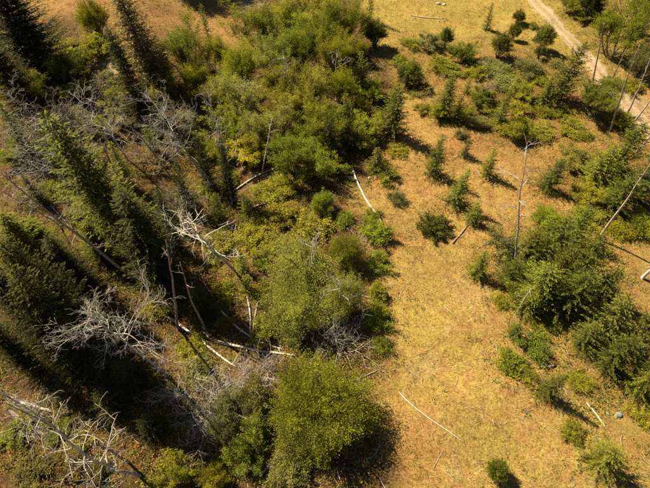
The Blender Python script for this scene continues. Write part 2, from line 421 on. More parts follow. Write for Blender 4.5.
def conifer(seed, R, H, whorl, nbr, twig, tw_w=.30, droop=.25, shape=.85, base=.06, sparse=0.0, upturn=.25, steps=.13, lift=0.0, ragged=0.0):
    r = np.random.default_rng(seed)
    wood = Tubes()
    lean = r.normal(0, .012, 2) * H
    zz = np.linspace(0, 1, 9)
    axis_ = np.stack([lean[0] * zz ** 2, lean[1] * zz ** 2, zz * H], -1)
    wood.add(axis_, np.maximum(.012, .017 * H * (1 - zz) ** .9 + .01), 6)
    C, A, B, T = [], [], [], []
    z = base * H
    while z < H * .985:
        f = z / H
        n = max(3, int(round(nbr * (.7 + .5 * (1 - f)))))
        a0 = r.random() * 6.283
        prof_ = (1 - f) ** shape * min(1.0, .55 + f * 5)
        for k in range(n):
            if r.random() < sparse: continue
            az = a0 + k * 6.283 / n + r.normal(0, .2)
            L = R * prof_ * (.62 + .55 * r.random()) * (1 + ragged * .5 * math.sin(az * 2 + f * 9 + seed) * (.4 + .6 * r.random())) + .04 * H * (1 - f) * .4 + .06
            el = lift + .55 * f - droop * (1 - f) * .6 + r.normal(0, .10)
            out_ = np.array([math.cos(az), math.sin(az), 0])
            m = max(3, int(L / (twig * .5)) + 2)
            s = np.linspace(0, 1, m)
            zc = L * (math.sin(el) * s - droop * s * (1 - s) * 1.2 + upturn * .35 * s ** 3)
            Pz = z + r.normal(0, whorl * .25)
            ax = np.array([lean[0], lean[1]]) * f * f
            P = np.stack([ax[0] + out_[0] * L * s, ax[1] + out_[1] * L * s, Pz + zc], -1)
            if L > .35: wood.add(P[::max(1, m // 4)] if m > 5 else P, np.linspace(.012 + .010 * L, .005, len(P[::max(1, m // 4)] if m > 5 else P)), 3)
            bt = r.normal(0, .13)
            nt = max(4, int(L / steps))
            ts = (np.arange(nt) + r.random(nt)) / nt
            ts = .12 + .88 * ts
            side = np.where(np.arange(nt) % 2 == 0, 1.0, -1.0)
            lat = np.array([-out_[1], out_[0], 0])
            q = ts * (m - 1); qi = np.minimum(q.astype(int), m - 2); qf = (q - qi)[:, None]
            p0 = P[qi] * (1 - qf) + P[qi + 1] * qf
            tl = twig * (1.15 - .7 * ts) * (.7 + .6 * r.random(nt)) * (.6 + .5 * min(1, L / 1.2))
            ang = (.75 + .35 * r.random(nt))
            dirs = out_[None] * np.cos(ang)[:, None] + lat[None] * (np.sin(ang) * side)[:, None] + np.stack([np.zeros(nt), np.zeros(nt), r.normal(.05, .22, nt)], -1)
            dirs /= np.linalg.norm(dirs, axis=1)[:, None]
            for rep in range(2):
                jit = r.normal(0, .28 if rep else .08, (nt, 3)); dd = dirs + jit; dd /= np.linalg.norm(dd, axis=1)[:, None]
                l2 = tl * (1.0 if rep == 0 else .75)
                w = np.cross(dd, r.normal(0, .55, (nt, 3)) + [0, 0, 1.0]); w /= np.linalg.norm(w, axis=1)[:, None] + 1e-9
                C.append(p0 + dd * (l2 * .5)[:, None] + (r.normal(0, .02, (nt, 3)) * twig * 2 if rep else 0)); A.append(dd * (l2 * .5)[:, None]); B.append(w * (l2 * tw_w * .5)[:, None])
                T.append(np.clip(.42 + bt + .22 * ts + r.normal(0, .13, nt), 0, 1))
            # tip spray
            C.append(P[-1:] + out_ * twig * .3); A.append((out_ * twig * .45)[None]); B.append((lat * twig * .16)[None]); T.append(np.array([.75]))
        z += whorl * (1.1 - .45 * f) * (.8 + .4 * r.random())
    # leader
    for k in range(14):
        p = axis_[-1] - [0, 0, .03 * H * k / 14]; az = k * 2.4
        d = unit(np.array([math.cos(az) * .6, math.sin(az) * .6, 1.0])); l2 = twig * .5
        C.append((p + d * l2 * .5)[None]); A.append((d * l2 * .5)[None]); B.append((unit(np.cross(d, [math.sin(az), .3, .2])) * l2 * .18)[None]); T.append(np.array([.6]))
    C = np.vstack(C); A = np.vstack(A); B = np.vstack(B); T = np.concatenate(T)
    V, F = rhombi(C, A, B)
    return wood.mesh('wood', M_BARK), new_mesh('foliage', V, F, [M_NEEDLE], tint=T)

def juniper(seed, R, H, n, leaf):
    """dense upright shrub of many flame-shaped sprays on short stems"""
    r = np.random.default_rng(seed)
    wood = Tubes(); C, A, B, T = [], [], [], []
    nl = 26
    for k in range(nl):
        az = k * 2.4 + r.normal(0, .3); rr = R * math.sqrt((k + .5) / nl) * (.75 + .3 * r.random())
        hh = H * (1 - .55 * (rr / R) ** 2) * (.72 + .38 * r.random())
        base = np.array([math.cos(az), math.sin(az), 0]) * rr * .25
        top = np.array([math.cos(az) * rr * 1.0, math.sin(az) * rr * 1.0, hh])
        s = np.linspace(0, 1, 5)[:, None]; P = base + (top - base) * s; P[:, :2] *= (.55 + .45 * s ** .6)
        wood.add(P, np.linspace(.05, .01, 5) * min(1, R), 4)
        m = n // nl
        t = .12 + .88 * r.random(m) ** .8; q = t * 4 * .999; i = q.astype(int); f = (q - i)[:, None]
        c = P[i] * (1 - f) + P[i + 1] * f
        wd_ = R * .26 * (1.15 - t)[:, None] * .9
        c = c + r.normal(0, 1, (m, 3)) * wd_ * [1, 1, .6]
        d = unit(top - base)[None] * .7 + r.normal(0, .6, (m, 3)) + (c - P[i]) * 1.2 / R + [0, 0, .35]; d /= np.linalg.norm(d, axis=1)[:, None]
        w = np.cross(d, r.normal(0, 1, (m, 3))); w /= np.linalg.norm(w, axis=1)[:, None] + 1e-9
        l2 = (leaf * (.6 + .8 * r.random(m)))[:, None]
        C.append(c); A.append(d * l2 * .5); B.append(w * l2 * .2); T.append(np.clip(.45 + r.normal(0, .1) + r.normal(0, .17, m), 0, 1))
    C = np.vstack(C); k_ = C[:, 2] > .02
    V, F = rhombi(C[k_], np.vstack(A)[k_], np.vstack(B)[k_])
    return wood.mesh('wood', M_BARK), new_mesh('foliage', V, F, [M_NEEDLE], tint=np.concatenate(T)[k_])

def dome(seed, R, H, ntw, nleaf, leaf, lump=.30, cz=.36, nlobe=16, sig=.05, aspect=.36, low=-.25, rag=.11):
    """rounded many-stemmed crown of fine twigs fanning out from the middle"""
    r = np.random.default_rng(seed)
    def dirs(n, lo):
        c = r.uniform(lo, 1, n); a = r.random(n) * 6.283; q = np.sqrt(1 - c * c)
        return np.stack([np.cos(a) * q, np.sin(a) * q, c], -1)
    LB = dirs(nlobe, low); LA = r.uniform(.6, 1.0, nlobe); LW = r.uniform(.25, .45, nlobe); LT = r.normal(0, .17, nlobe)
    D = dirs(ntw, low); ang = np.arccos(np.clip(D @ LB.T, -1, 1)); g_ = LA * np.exp(-(ang / LW) ** 2)
    lob = g_.argmax(1); fac = (1 - lump + lump * g_.max(1)) * (1 + r.normal(0, rag, ntw) + .16 * np.sin(D[:, 0] * 3.1 + seed) * np.cos(D[:, 1] * 2.7 + 2 * seed))
    ext = np.where(D[:, 2:3] > 0, np.array([[R, R, H * (1 - cz)]]), np.array([[R, R, H * cz * .9]]))
    C0 = np.array([0, 0, H * cz]); E = C0 + D * ext * fac[:, None]; S0 = C0 + (E - C0) * r.uniform(.25, .5, (ntw, 1)) + r.normal(0, .05, (ntw, 3)) * R
    wood = Tubes()
    for k in range(nlobe):
        tgt = C0 + LB[k] * [R, R, H * (1 - cz)] * .85; tgt[2] = max(tgt[2], .3 * H); s = np.linspace(0, 1, 6)[:, None]
        st = np.array([math.cos(k * 2.4), math.sin(k * 2.4), 0]) * .09 * R; P = st + (tgt - st) * s; P[:, :2] = st[:2] + (tgt - st)[:2] * s ** 1.4
        wood.add(P + r.normal(0, .02, (6, 3)) * R * s, np.linspace(.03, .008, 6) * R, 5)
    for k in range(0, ntw, 4):
        wood.add(np.stack([C0 + (S0[k] - C0) * .4, S0[k], E[k]]), np.array([.008, .006, .002]) * max(1, R * .6), 3)
    per = nleaf // ntw; n = ntw * per
    t = np.clip(r.random(n) ** .6, 0, 1)[:, None]; i = np.repeat(np.arange(ntw), per)
    bend = r.normal(0, .05, (ntw, 3)) * R
    C = S0[i] * (1 - t) + E[i] * t + bend[i] * (t * (1 - t) * 4) + r.normal(0, sig, (n, 3)) * min(R, H)
    tw_t = r.normal(0, .09, ntw)
    T = np.clip(.5 + LT[lob][i] + tw_t[i] + r.normal(0, .15, n), 0, 1)
    kp = C[:, 2] > .03; C, T, i = C[kp], T[kp], i[kp]; n = len(C)
    A = (E - S0)[i]; A /= np.linalg.norm(A, axis=1)[:, None]; A = A * .6 + r.normal(0, .55, (n, 3)); A /= np.linalg.norm(A, axis=1)[:, None]
    Bv = np.cross(A, r.normal(0, 1, (n, 3)) * .8 + [0, 0, .5]); Bv /= np.linalg.norm(Bv, axis=1)[:, None] + 1e-9
    ls = leaf * (.6 + .8 * r.random(n))[:, None]
    V, F = rhombi(C, A * ls * .5, Bv * ls * .5 * aspect * 1.6)
    return wood.mesh('wood', M_BARK), new_mesh('foliage', V, F, [M_LEAF], tint=T)

# library: kind -> (nominal R, nominal H, [variants])
LIB = {
    'broad_large': (3.2, 7.0, [broadleaf(11 + i, 3.2, 7.0, 5 + i % 2, 29000, .125, 3, (5, 5, 5), .52, .16, .085, aspect=.34) for i in range(3)] + [dome(15, 3.2, 7.0, 420, 29000, .125, .50, .45, 26, .05, rag=.18, aspect=.32), dome(16, 3.2, 7.0, 380, 28000, .125, .55, .42, 20, .055, rag=.2, aspect=.32)]),
    'broad_mid': (2.0, 3.6, [broadleaf(31 + i, 2.0, 3.6, 6, 13000, .115, 3, (4, 4, 4), .65, .10, .10) for i in range(2)] + [dome(33 + i, 2.0, 3.6, 260, 13000, .11, .45, .36, 15, .055) for i in range(2)]),
    'broad_small': (1.1, 1.3, [broadleaf(51 + i, 1.1, 1.3, 7, 4500, .09, 2, (5, 5), .8, .08, .14) for i in range(3)] + [dome(54, 1.1, 1.3, 140, 4200, .09, .5, .3, 11, .07)]),
    'willow': (4.2, 6.2, [dome(71, 4.4, 6.4, 900, 66000, .115, .44, .42, 44, .034, low=-.45, rag=.12, aspect=.30)]),
    'scrub_wide': (3.6, 4.6, [dome(81 + i, 3.6, 4.6, 460, 30000, .115, .50, .36, 24, .045, rag=.16, aspect=.30) for i in range(3)]),
    'fir_tall': (3.0, 17.0, [conifer(101 + i, 3.0, 17.0, .44, 10, .44, .26, .30, .66, .08, .14, .3, .10, ragged=.5) for i in range(3)]),
    'fir_mid': (1.9, 7.0, [conifer(121 + i, 1.9, 7.0, .32, 8, .32, .28, (.10, .18, .26, .14, .22)[i], (.62, .80, 1.0, .72, .9)[i], .04, (.02, .18, .05, .26, .10)[i], .3, .080, ragged=(.1, .4, .2, .5, .3)[i]) for i in range(5)]),
    'fir_broad': (2.6, 6.5, [conifer(141 + i, 2.6, 6.5, .33, 9, .32, .26, (.14, .2, .1, .16)[i], (.62, .5, .75, .56)[i], .04, (.06, .16, .1, .22)[i], .3, .075, lift=(.12, .05, .2, .15)[i], ragged=.45) for i in range(4)]),
    'fir_huge': (4.4, 14.0, [conifer(151 + i, 4.4, 14.0, .40, 10, .46, .27, .16, .60, .04, .04, .3, .095, lift=.08) for i in range(2)]),
    'fir_small': (1.15, 4.0, [conifer(161 + i, 1.15, 4.0, .26, 7, .28, .30, .12, (.85, .65, 1.0, .75)[i], .04, (.02, .2, .08, .14)[i], .3, .07, lift=(.1, 0, .18, .1)[i], ragged=.35) for i in range(4)]),
    'thin_fir': (2.0, 14.0, [conifer(181 + i, 2.0, 14.0, .34, 9, .42, .24, .25, .50, .10, .08, .3, .12) for i in range(2)]),
    'juniper': (1.3, 3.6, [dome(201 + i, 1.3, 3.6, 300, 12000, .10, .40, .42, 18, .05, .3) for i in range(3)]),
    'juniper_low': (1.6, 1.5, [juniper(211 + i, 1.6, 1.5, 9000, .12) for i in range(2)]),
}
NAMES = {'broad_large': ('leafy_tree', 'tree'), 'broad_mid': ('leafy_shrub', 'shrub'), 'broad_small': ('low_shrub', 'shrub'), 'willow': ('willow_tree', 'tree'),
         'scrub_wide': ('leafy_tree', 'tree'), 'fir_tall': ('conifer_tree', 'tree'), 'fir_mid': ('conifer_tree', 'tree'), 'fir_broad': ('conifer_tree', 'tree'),
         'fir_huge': ('conifer_tree', 'tree'), 'fir_small': ('conifer_sapling', 'tree'), 'thin_fir': ('conifer_tree', 'tree'), 'juniper': ('juniper_shrub', 'shrub'), 'juniper_low': ('juniper_shrub', 'shrub')}
GROUP = {'broad_large': 'leafy trees', 'broad_mid': 'leafy shrubs', 'broad_small': 'low shrubs', 'scrub_wide': 'wide leafy trees', 'fir_tall': 'tall conifers',
         'fir_mid': 'middle-sized conifers', 'fir_broad': 'broad bushy conifers', 'fir_huge': 'big broad conifers of the left wood', 'fir_small': 'conifer saplings', 'thin_fir': 'thin feathery conifers', 'juniper': 'juniper shrubs', 'juniper_low': 'juniper shrubs'}
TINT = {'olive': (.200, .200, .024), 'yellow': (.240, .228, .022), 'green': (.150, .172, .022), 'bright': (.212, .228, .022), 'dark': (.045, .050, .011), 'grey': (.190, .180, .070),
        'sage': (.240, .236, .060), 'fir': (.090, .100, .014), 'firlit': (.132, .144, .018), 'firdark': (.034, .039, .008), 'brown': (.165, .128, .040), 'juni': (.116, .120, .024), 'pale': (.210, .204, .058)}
PLACED = []
_cnt = {}
prng = random.Random(5)
def plant(kind, cx, cy, wpx, h, tint, label, kz=.5, xy=None, R=None):
    """put a plant so that its middle (kz of its height) is seen at picture point cx, cy; wpx = crown width in photo pixels"""
    R0, H0, var = LIB[kind]
    if xy is None:
        zg = 0.0
        for _ in range(6):
            p, t = at_height(cx, cy, zg + kz * h); zg = hz(p.x, p.y)
        x, y = p.x, p.y
        R = .5 * wpx * t / FPX
    else: x, y = xy
    n = _cnt.get(kind, 0); _cnt[kind] = n + 1
    wm, fm_ = var[n % len(var)]
    nm, cat = NAMES[kind]
    root = bpy.data.objects.new(nm, None); COL.objects.link(root)
    root.empty_display_size = .3
    root.location = (x, y, hz(x, y) - .05)
    s = R / R0
    root.scale = (s * prng.uniform(.93, 1.07), s * prng.uniform(.93, 1.07), h / H0)
    root.rotation_euler = (prng.gauss(0, .05), prng.gauss(0, .05), prng.uniform(0, 6.283))
    PLACED.append((x, y, R, h))
    tag(root, label, cat, GROUP.get(kind))
    isshrub = cat == 'shrub'
    link('stems' if isshrub else 'trunk', wm, root)
    c = link('crown', fm_, root)
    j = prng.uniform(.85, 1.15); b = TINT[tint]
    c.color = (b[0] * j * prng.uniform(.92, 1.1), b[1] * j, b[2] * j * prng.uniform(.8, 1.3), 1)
    return root

# ------------------------------------------------------------------ plants: kind, picture point of the crown's middle, crown width, height, tint, label
PLANTS = [
 # --- clearing, far part
 ('fir_small', 490, 17, 13, 4.2, 'fir', 'slim young conifer alone on dry grass near the top edge of the meadow'),
 ('juniper', 519, 16, 15, 2.6, 'juni', 'small dark shrub just left of the dirt track, farthest one beside it'),
 ('juniper', 515, 30, 17, 3.2, 'juni', 'dark upright shrub touching the farther side of the rounded juniper'),
 ('juniper', 501, 44, 25, 4.4, 'juni', 'rounded dense dark juniper standing below the slim lone conifer'),
 ('juniper', 546, 36, 24, 4.4, 'juni', 'large olive juniper pressed against the left edge of the dirt track'),
 ('juniper', 541, 51, 15, 2.4, 'juni', 'small dark shrub at the foot of the trackside juniper'),
 ('broad_mid', 463, 53, 28, 2.8, 'green', 'round green leafy shrub in the meadow left of the rounded juniper'),
 ('juniper', 447, 36, 17, 4.0, 'juni', 'narrow olive juniper standing above the round green meadow shrub'),
 ('broad_mid', 429, 41, 26, 2.0, 'grey', 'low greyish shrub left of the narrow olive juniper'),
 ('broad_mid', 495, 66, 38, 1.8, 'grey', 'wide low grey-olive shrub below the rounded dark juniper'),
 ('broad_mid', 529, 67, 36, 2.0, 'pale', 'wide pale low shrub left of the tall trackside conifer'),
 ('juniper', 410, 73, 33, 3.4, 'juni', 'broad dark round shrub at the left side of the upper meadow'),
 ('fir_mid', 447, 96, 27, 6.0, 'fir', 'dark pointed conifer with a yellow-green bush at its left foot'),
 ('fir_small', 459, 111, 16, 3.6, 'fir', 'small dark conifer touching the right foot of a taller pointed one'),
 ('broad_mid', 437, 112, 19, 1.8, 'yellow', 'yellow-green bush at the left foot of the dark pointed conifer'),
 ('fir_small', 468, 84, 13, 3.0, 'firlit', 'small conifer between the pointed dark conifer and the grey-olive shrub'),
 ('fir_mid', 505, 105, 22, 6.0, 'firlit', 'light green upright conifer in the middle of the meadow scrub'),
 ('broad_mid', 482, 96, 24, 2.0, 'green', 'green shrub left of the light green upright conifer'),
 ('broad_mid', 479, 121, 24, 1.8, 'grey', 'grey-olive shrub below the green scrub, above the layered sapling'),
 ('broad_mid', 518, 128, 38, 2.6, 'olive', 'wide olive shrub behind the thin bare snag tip in the meadow'),
 ('broad_mid', 524, 92, 26, 2.0, 'olive', 'olive shrub between the light green conifer and the trackside conifer'),
 ('fir_broad', 567, 70, 44, 9.0, 'fir', 'big dark spiky conifer beside the dirt track'),
 ('fir_mid', 548, 92, 26, 4.6, 'fir', 'shorter conifer leaning on the left side of the big trackside conifer'),
 ('fir_small', 467, 147, 13, 2.8, 'fir', 'tiny conifer right of the tall dark spire in the clearing'),
 ('broad_small', 462, 134, 12, 1.2, 'grey', 'tiny grey-green shrub just above the tiny conifer'),
 ('fir_mid', 437, 155, 27, 6.2, 'fir', 'tall dark narrow spire conifer in the middle of the clearing'),
 ('fir_small', 491, 163, 21, 4.2, 'firlit', 'sparse layered conifer sapling left of the meadow snag'),
 ('fir_mid', 459, 187, 28, 5.4, 'firlit', 'bushy conifer right below the tall dark spire in the clearing'),
 ('fir_small', 474, 213, 22, 3.2, 'firlit', 'short conifer touching the lower right of the bushy clearing conifer'),
 ('juniper_low', 434, 225, 42, 1.7, 'juni', 'flat spreading dark juniper alone on the orange grass'),
 ('broad_small', 396, 197, 18, 1.1, 'grey', 'small grey-green shrub alone right of the bleached white log'),
 ('fir_mid', 394, 108, 38, 8.0, 'fir', 'dark conifer at the edge of the wood with its shadow on the meadow'),
 ('fir_small', 377, 160, 22, 3.4, 'fir', 'dark little conifer at the wood edge above the bleached white log'),
 ('fir_broad', 553, 175, 34, 4.8, 'fir', 'dark wide conifer with a long shadow, right of the meadow snag'),
 ('broad_small', 530, 265, 40, 1.6, 'bright', 'bright low shrub in front of the bare meadow snag'),
 # --- cluster on the right
 ('fir_mid', 480, 264, 28, 4.4, 'firlit', 'dark green conifer at the left end of the big conifer clump'),
 ('broad_mid', 507, 250, 40, 2.6, 'grey', 'loose greyish shrub between clump conifers and the foot of the snag'),
 ('broad_mid', 547, 216, 36, 1.8, 'bright', 'bright green leafy shrub above the big conifer clump'),
 ('fir_broad', 558, 238, 52, 7.2, 'fir', 'conifer at the top of the big clump, right of the snag'),
 ('fir_broad', 590, 255, 54, 7.4, 'fir', 'large dark conifer at the right side of the big clump'),
 ('fir_broad', 543, 284, 58, 5.6, 'firlit', 'broad bushy conifer at the lower left of the big clump'),
 ('fir_broad', 575, 290, 60, 6.4, 'fir', 'broadest dark conifer at the lower right of the big clump'),
 ('broad_mid', 520, 290, 38, 2.6, 'olive', 'olive shrub on the left flank of the big clump, around a dead sapling'),
 ('fir_broad', 612, 318, 54, 6.2, 'firlit', 'broad conifer below the big clump, right of the bare orange gap'),
 ('fir_broad', 645, 335, 56, 7.4, 'fir', 'tall dark conifer at the right frame edge below the pale trunk'),
 ('fir_broad', 618, 352, 50, 5.4, 'fir', 'dark bushy conifer at the lower edge of the right-hand thicket'),
 ('fir_broad', 648, 378, 46, 4.8, 'firlit', 'conifer cut by the right frame edge, lowest of the right thicket'),
 ('fir_broad', 590, 335, 38, 4.0, 'fir', 'smaller conifer filling the gap between clump and right thicket'),
 ('fir_small', 518, 330, 20, 2.4, 'fir', 'small dark conifer on the low spreading shrub at the field edge'),
 ('broad_small', 511, 361, 44, 1.3, 'olive', 'low spreading olive shrub at the field edge below the small conifer'),
 ('broad_small', 534, 347, 32, 1.3, 'green', 'low green shrub right of the small conifer at the field edge'),
 ('fir_mid', 552, 383, 32, 4.4, 'fir', 'lone dark conifer on the dry grass with a long narrow shadow'),
 ('broad_small', 573, 432, 24, .8, 'olive', 'tiny low shrub between the lone conifer shadow and the round bush'),
 ('fir_broad', 608, 459, 52, 3.4, 'firlit', 'round dense green conifer bush near the bottom right corner'),
 ('juniper', 499, 470, 26, 2.4, 'firlit', 'small bright bush at the bottom edge of the field'),
 ('broad_small', 640, 415, 24, .7, 'yellow', 'low yellow-green weeds at the right edge beside the grey rock'),
 ('fir_broad', 532, 246, 38, 5.0, 'fir', 'dark conifer close right of the snag foot in the big clump'),
 ('fir_broad', 578, 226, 38, 5.4, 'firlit', 'lighter conifer at the top right of the big clump'),
 ('fir_broad', 604, 284, 44, 5.0, 'fir', 'dark conifer at the right edge of the clump above the orange gap'),
 ('fir_broad', 512, 272, 36, 3.8, 'fir', 'low dark conifer around the foot of the clearing snag'),
 ('fir_broad', 530, 302, 36, 3.4, 'firlit', 'low conifer at the lower left edge of the big clump'),
 ('fir_broad', 558, 268, 46, 6.0, 'fir', 'dark conifer in the heart of the big clump'),
 # --- right upper thicket
 ('fir_broad', 603, 165, 46, 5.6, 'firlit', 'light green conifer at the left end of the upper right thicket'),
 ('fir_broad', 630, 148, 52, 7.4, 'firlit', 'tall light green conifer in the upper right thicket below the track'),
 ('fir_broad', 648, 178, 50, 7.0, 'fir', 'dark conifer on the right frame edge in the upper right thicket'),
 ('fir_broad', 622, 195, 46, 5.0, 'fir', 'dark conifer behind the slanting pale pole in the upper thicket'),
 ('broad_mid', 588, 198, 34, 2.0, 'yellow', 'low yellow-green shrub left of the foot of the slanting pole'),
 ('broad_mid', 575, 158, 36, 1.8, 'pale', 'low pale shrub left of the upper right thicket'),
 ('broad_mid', 645, 222, 44, 2.6, 'olive', 'olive shrub at the right edge behind the slanting pole'),
 ('broad_small', 620, 230, 44, 1.2, 'yellow', 'low yellowish shrub right of the foot of the slanting pole'),
 ('broad_large', 598, 102, 44, 5.0, 'green', 'round green leafy tree at the foot of the thin dark poles'),
 ('broad_mid', 622, 118, 28, 2.6, 'olive', 'olive shrub among the feet of the pale leaning poles'),
 ('broad_large', 628, 30, 54, 9.0, 'olive', 'large pale leafy tree beyond the track at the upper right'),
 ('broad_large', 648, 8, 40, 8.0, 'green', 'green leafy tree in the top right corner'),
 ('broad_large', 646, 62, 34, 6.0, 'grey', 'greyish leafy tree on the right edge beyond the track'),
 ('juniper', 591, 3, 32, 5.0, 'dark', 'dark dense shrub at the top edge right of the track'),
 ('broad_mid', 572, 3, 22, 3.0, 'bright', 'bright green shrub at the top edge nearest the track'),
 ('broad_mid', 596, 17, 30, 1.6, 'olive', 'low flat olive shrub below the dark shrub beyond the track'),
 ('broad_mid', 612, 82, 26, 1.8, 'pale', 'pale thin shrub on the track verge between the dark poles'),
 ('broad_small', 632, 86, 22, 1.2, 'yellow', 'yellowish low shrub beyond the track under the greyish tree'),
 # --- top middle wood
 ('broad_large', 291, 14, 50, 7.6, 'sage', 'leafy olive tree at the top of the wood, left of the tallest crowns'),
 ('broad_large', 319, 14, 46, 8.0, 'sage', 'tall leafy tree at the top edge in the middle of the wood'),
 ('broad_large', 346, 24, 42, 7.0, 'olive', 'leafy tree at the top right of the wood beside the meadow juniper'),
 ('broad_large', 262, 34, 52, 7.2, 'olive', 'leafy tree at the upper left of the wood, right of the black shadow'),
 ('broad_large', 236, 64, 48, 6.6, 'bright', 'rounded bright tree below the black shadow at the top'),
 ('broad_large', 300, 48, 48, 7.4, 'green', 'green leafy tree in the centre of the upper wood'),
 ('broad_large', 334, 57, 44, 7.0, 'olive', 'leafy tree right of the centre of the upper wood'),
 ('broad_large', 246, 96, 48, 5.8, 'sage', 'olive leafy tree left of the pale fallen branches in the upper wood'),
 ('broad_large', 281, 88, 44, 6.0, 'olive', 'olive tree among pale dead branches in the upper wood'),
 ('broad_large', 313, 88, 48, 6.6, 'sage', 'grey-olive tree below the dark centre of the upper wood'),
 ('broad_large', 342, 88, 40, 6.6, 'bright', 'bright leafy tree beside the dark upright conifer at the wood edge'),
 ('fir_mid', 364, 72, 26, 6.4, 'fir', 'dark upright conifer on the meadow side of the upper wood'),
 ('juniper', 376, 33, 30, 5.0, 'juni', 'round dark juniper at the wood edge near the top with shadow on grass'),
 ('fir_small', 369, 5, 14, 6.0, 'bright', 'slim bright spire at the top edge above the round dark juniper'),
 ('broad_mid', 358, 50, 26, 3.4, 'olive', 'olive shrub between the wood edge and the meadow, near the top'),
 ('broad_large', 318, 124, 42, 6.2, 'olive', 'olive leafy tree above the dark conifer pair in the middle wood'),
 ('fir_mid', 346, 118, 34, 8.0, 'fir', 'dark conifer inside the wood edge left of the shadowed edge conifer'),
 ('fir_mid', 332, 138, 26, 6.4, 'firdark', 'darkest narrow conifer in the middle of the wood'),
 ('broad_mid', 368, 132, 40, 2.8, 'yellow', 'yellow-green shrub between two dark conifers at the wood edge'),
 ('broad_large', 268, 126, 48, 5.4, 'sage', 'grey-olive tree above the dark bush in the middle wood'),
 ('broad_mid', 247, 152, 44, 3.2, 'yellow', 'yellow-green shrub left of the pale fallen logs'),
 ('broad_mid', 226, 148, 30, 3.4, 'olive', 'olive shrub beside the dark slender trunk'),
 ('broad_large', 290, 160, 56, 5.2, 'green', 'dark green bush with a black shadow above the pale fallen log'),
 ('broad_mid', 322, 203, 34, 3.0, 'bright', 'bright round shrub standing free below the dark green bush'),
 ('broad_mid', 312, 152, 36, 3.0, 'olive', 'olive shrub right of the dark green bush'),
 ('broad_mid', 328, 166, 34, 2.4, 'olive', 'olive shrub left of the upper end of the bleached log'),
 ('broad_small', 378, 232, 32, 1.5, 'bright', 'low bright shrub at the lower end of the bleached white log'),
 ('broad_small', 386, 172, 24, 1.2, 'olive', 'low shrub right of the upper end of the bleached white log'),
 ('broad_small', 377, 290, 28, 1.5, 'yellow', 'low yellow-green shrub on the straight field edge, upper one'),
 ('broad_small', 376, 316, 28, 1.5, 'bright', 'low green shrub on the straight field edge, lower one'),
 ('broad_small', 258, 235, 44, 1.2, 'yellow', 'low yellow herb shrub in the glade below the curved pale log'),
 ('broad_small', 290, 215, 44, 1.4, 'yellow', 'low golden-green shrub in the glade left of the bright round shrub'),
 ('broad_small', 262, 262, 30, 1.2, 'olive', 'low olive shrub at the left foot of the wide olive tree'),
 # --- middle
 ('scrub_wide', 304, 268, 86, 5.2, 'sage', 'wide olive tree in the middle with bare grey branches on top'),
 ('scrub_wide', 346, 250, 50, 4.2, 'olive', 'olive tree between the wide olive tree and the field edge'),
 ('scrub_wide', 300, 306, 84, 5.0, 'sage', 'wide olive tree just above the white logs and the big willow'),
 ('scrub_wide', 338, 298, 60, 5.6, 'sage', 'olive tree at the field edge with a black shadow to its right'),
 ('willow', 318, 405, 108, 6.2, 'olive', 'big round olive willow at the bottom beside the open field'),
 ('broad_mid', 288, 464, 54, 2.6, 'pale', 'pale olive shrub at the lower left of the big round willow'),
 ('broad_mid', 226, 425, 44, 3.6, 'grey', 'grey-green half-dead shrub left of the big round willow'),
 ('broad_mid', 246, 452, 40, 3.0, 'green', 'green shrub between the half-dead shrub and the pale olive one'),
 ('broad_mid', 176, 472, 40, 2.8, 'yellow', 'bright yellow-green shrub at the bottom edge, left of its twin'),
 ('broad_mid', 214, 474, 38, 2.8, 'yellow', 'bright yellow-green shrub at the bottom edge nearer the willow'),
 ('broad_mid', 252, 395, 50, 3.0, 'grey', 'greyish leafy brush at the left side of the big willow crown'),
 # --- upper left
 ('broad_large', 94, 18, 42, 6.4, 'olive', 'olive leafy tree on the dry slope near the top left'),
 ('broad_mid', 96, 46, 38, 3.0, 'yellow', 'yellow-olive shrub below the leafy tree on the dry slope'),
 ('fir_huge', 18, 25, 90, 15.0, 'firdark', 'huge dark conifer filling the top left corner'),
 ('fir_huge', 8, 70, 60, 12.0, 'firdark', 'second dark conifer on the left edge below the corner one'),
 ('broad_large', 62, 66, 44, 5.0, 'olive', 'pale-leaved tree right of the dark corner conifers'),
 ('broad_large', 22, 92, 40, 5.6, 'yellow', 'yellow-olive leafy tree on the left edge above the grey tangle'),
 ('thin_fir', 142, 40, 50, 15.0, 'brown', 'tall feathery brownish conifer leaning over the dry slope'),
 ('thin_fir', 122, 25, 28, 13.0, 'brown', 'thin brownish conifer with bare twigs left of the feathery one'),
 ('broad_large', 180, 50, 50, 7.6, 'green', 'green leafy tree right of the tall feathery conifer'),
 ('fir_mid', 206, 26, 16, 7.0, 'firlit', 'slim green conifer beside the black shadow at the top'),
 ('broad_large', 217, 58, 30, 5.8, 'olive', 'narrow olive tree below the slim conifer at the shadow'),
 ('fir_tall', 130, 78, 44, 13.0, 'firdark', 'dark tall conifer in the upper left, right of the bare dirt patch'),
 ('broad_mid', 165, 92, 36, 3.6, 'olive', 'olive shrub right of the dark upper left conifer'),
 ('broad_mid', 200, 95, 38, 3.6, 'olive', 'thin olive shrub above the grey dead crown'),
 ('broad_mid', 190, 118, 34, 3.0, 'olive', 'olive shrub behind the grey dead crown in the upper left'),
 ('broad_mid', 118, 100, 32, 3.2, 'yellow', 'yellow-olive shrub at the foot of the dark upper left conifer'),
 ('broad_mid', 85, 60, 30, 2.2, 'olive', 'small olive shrub above the bare dirt patch'),
 ('broad_mid', 45, 112, 34, 2.6, 'grey', 'grey-olive scrub on the left between the dark conifers and the tangle'),
 # --- left dark wood
 ('fir_tall', 105, 190, 86, 18.0, 'fir', 'tallest dark conifer of the left wood, leaning out over the shadow'),
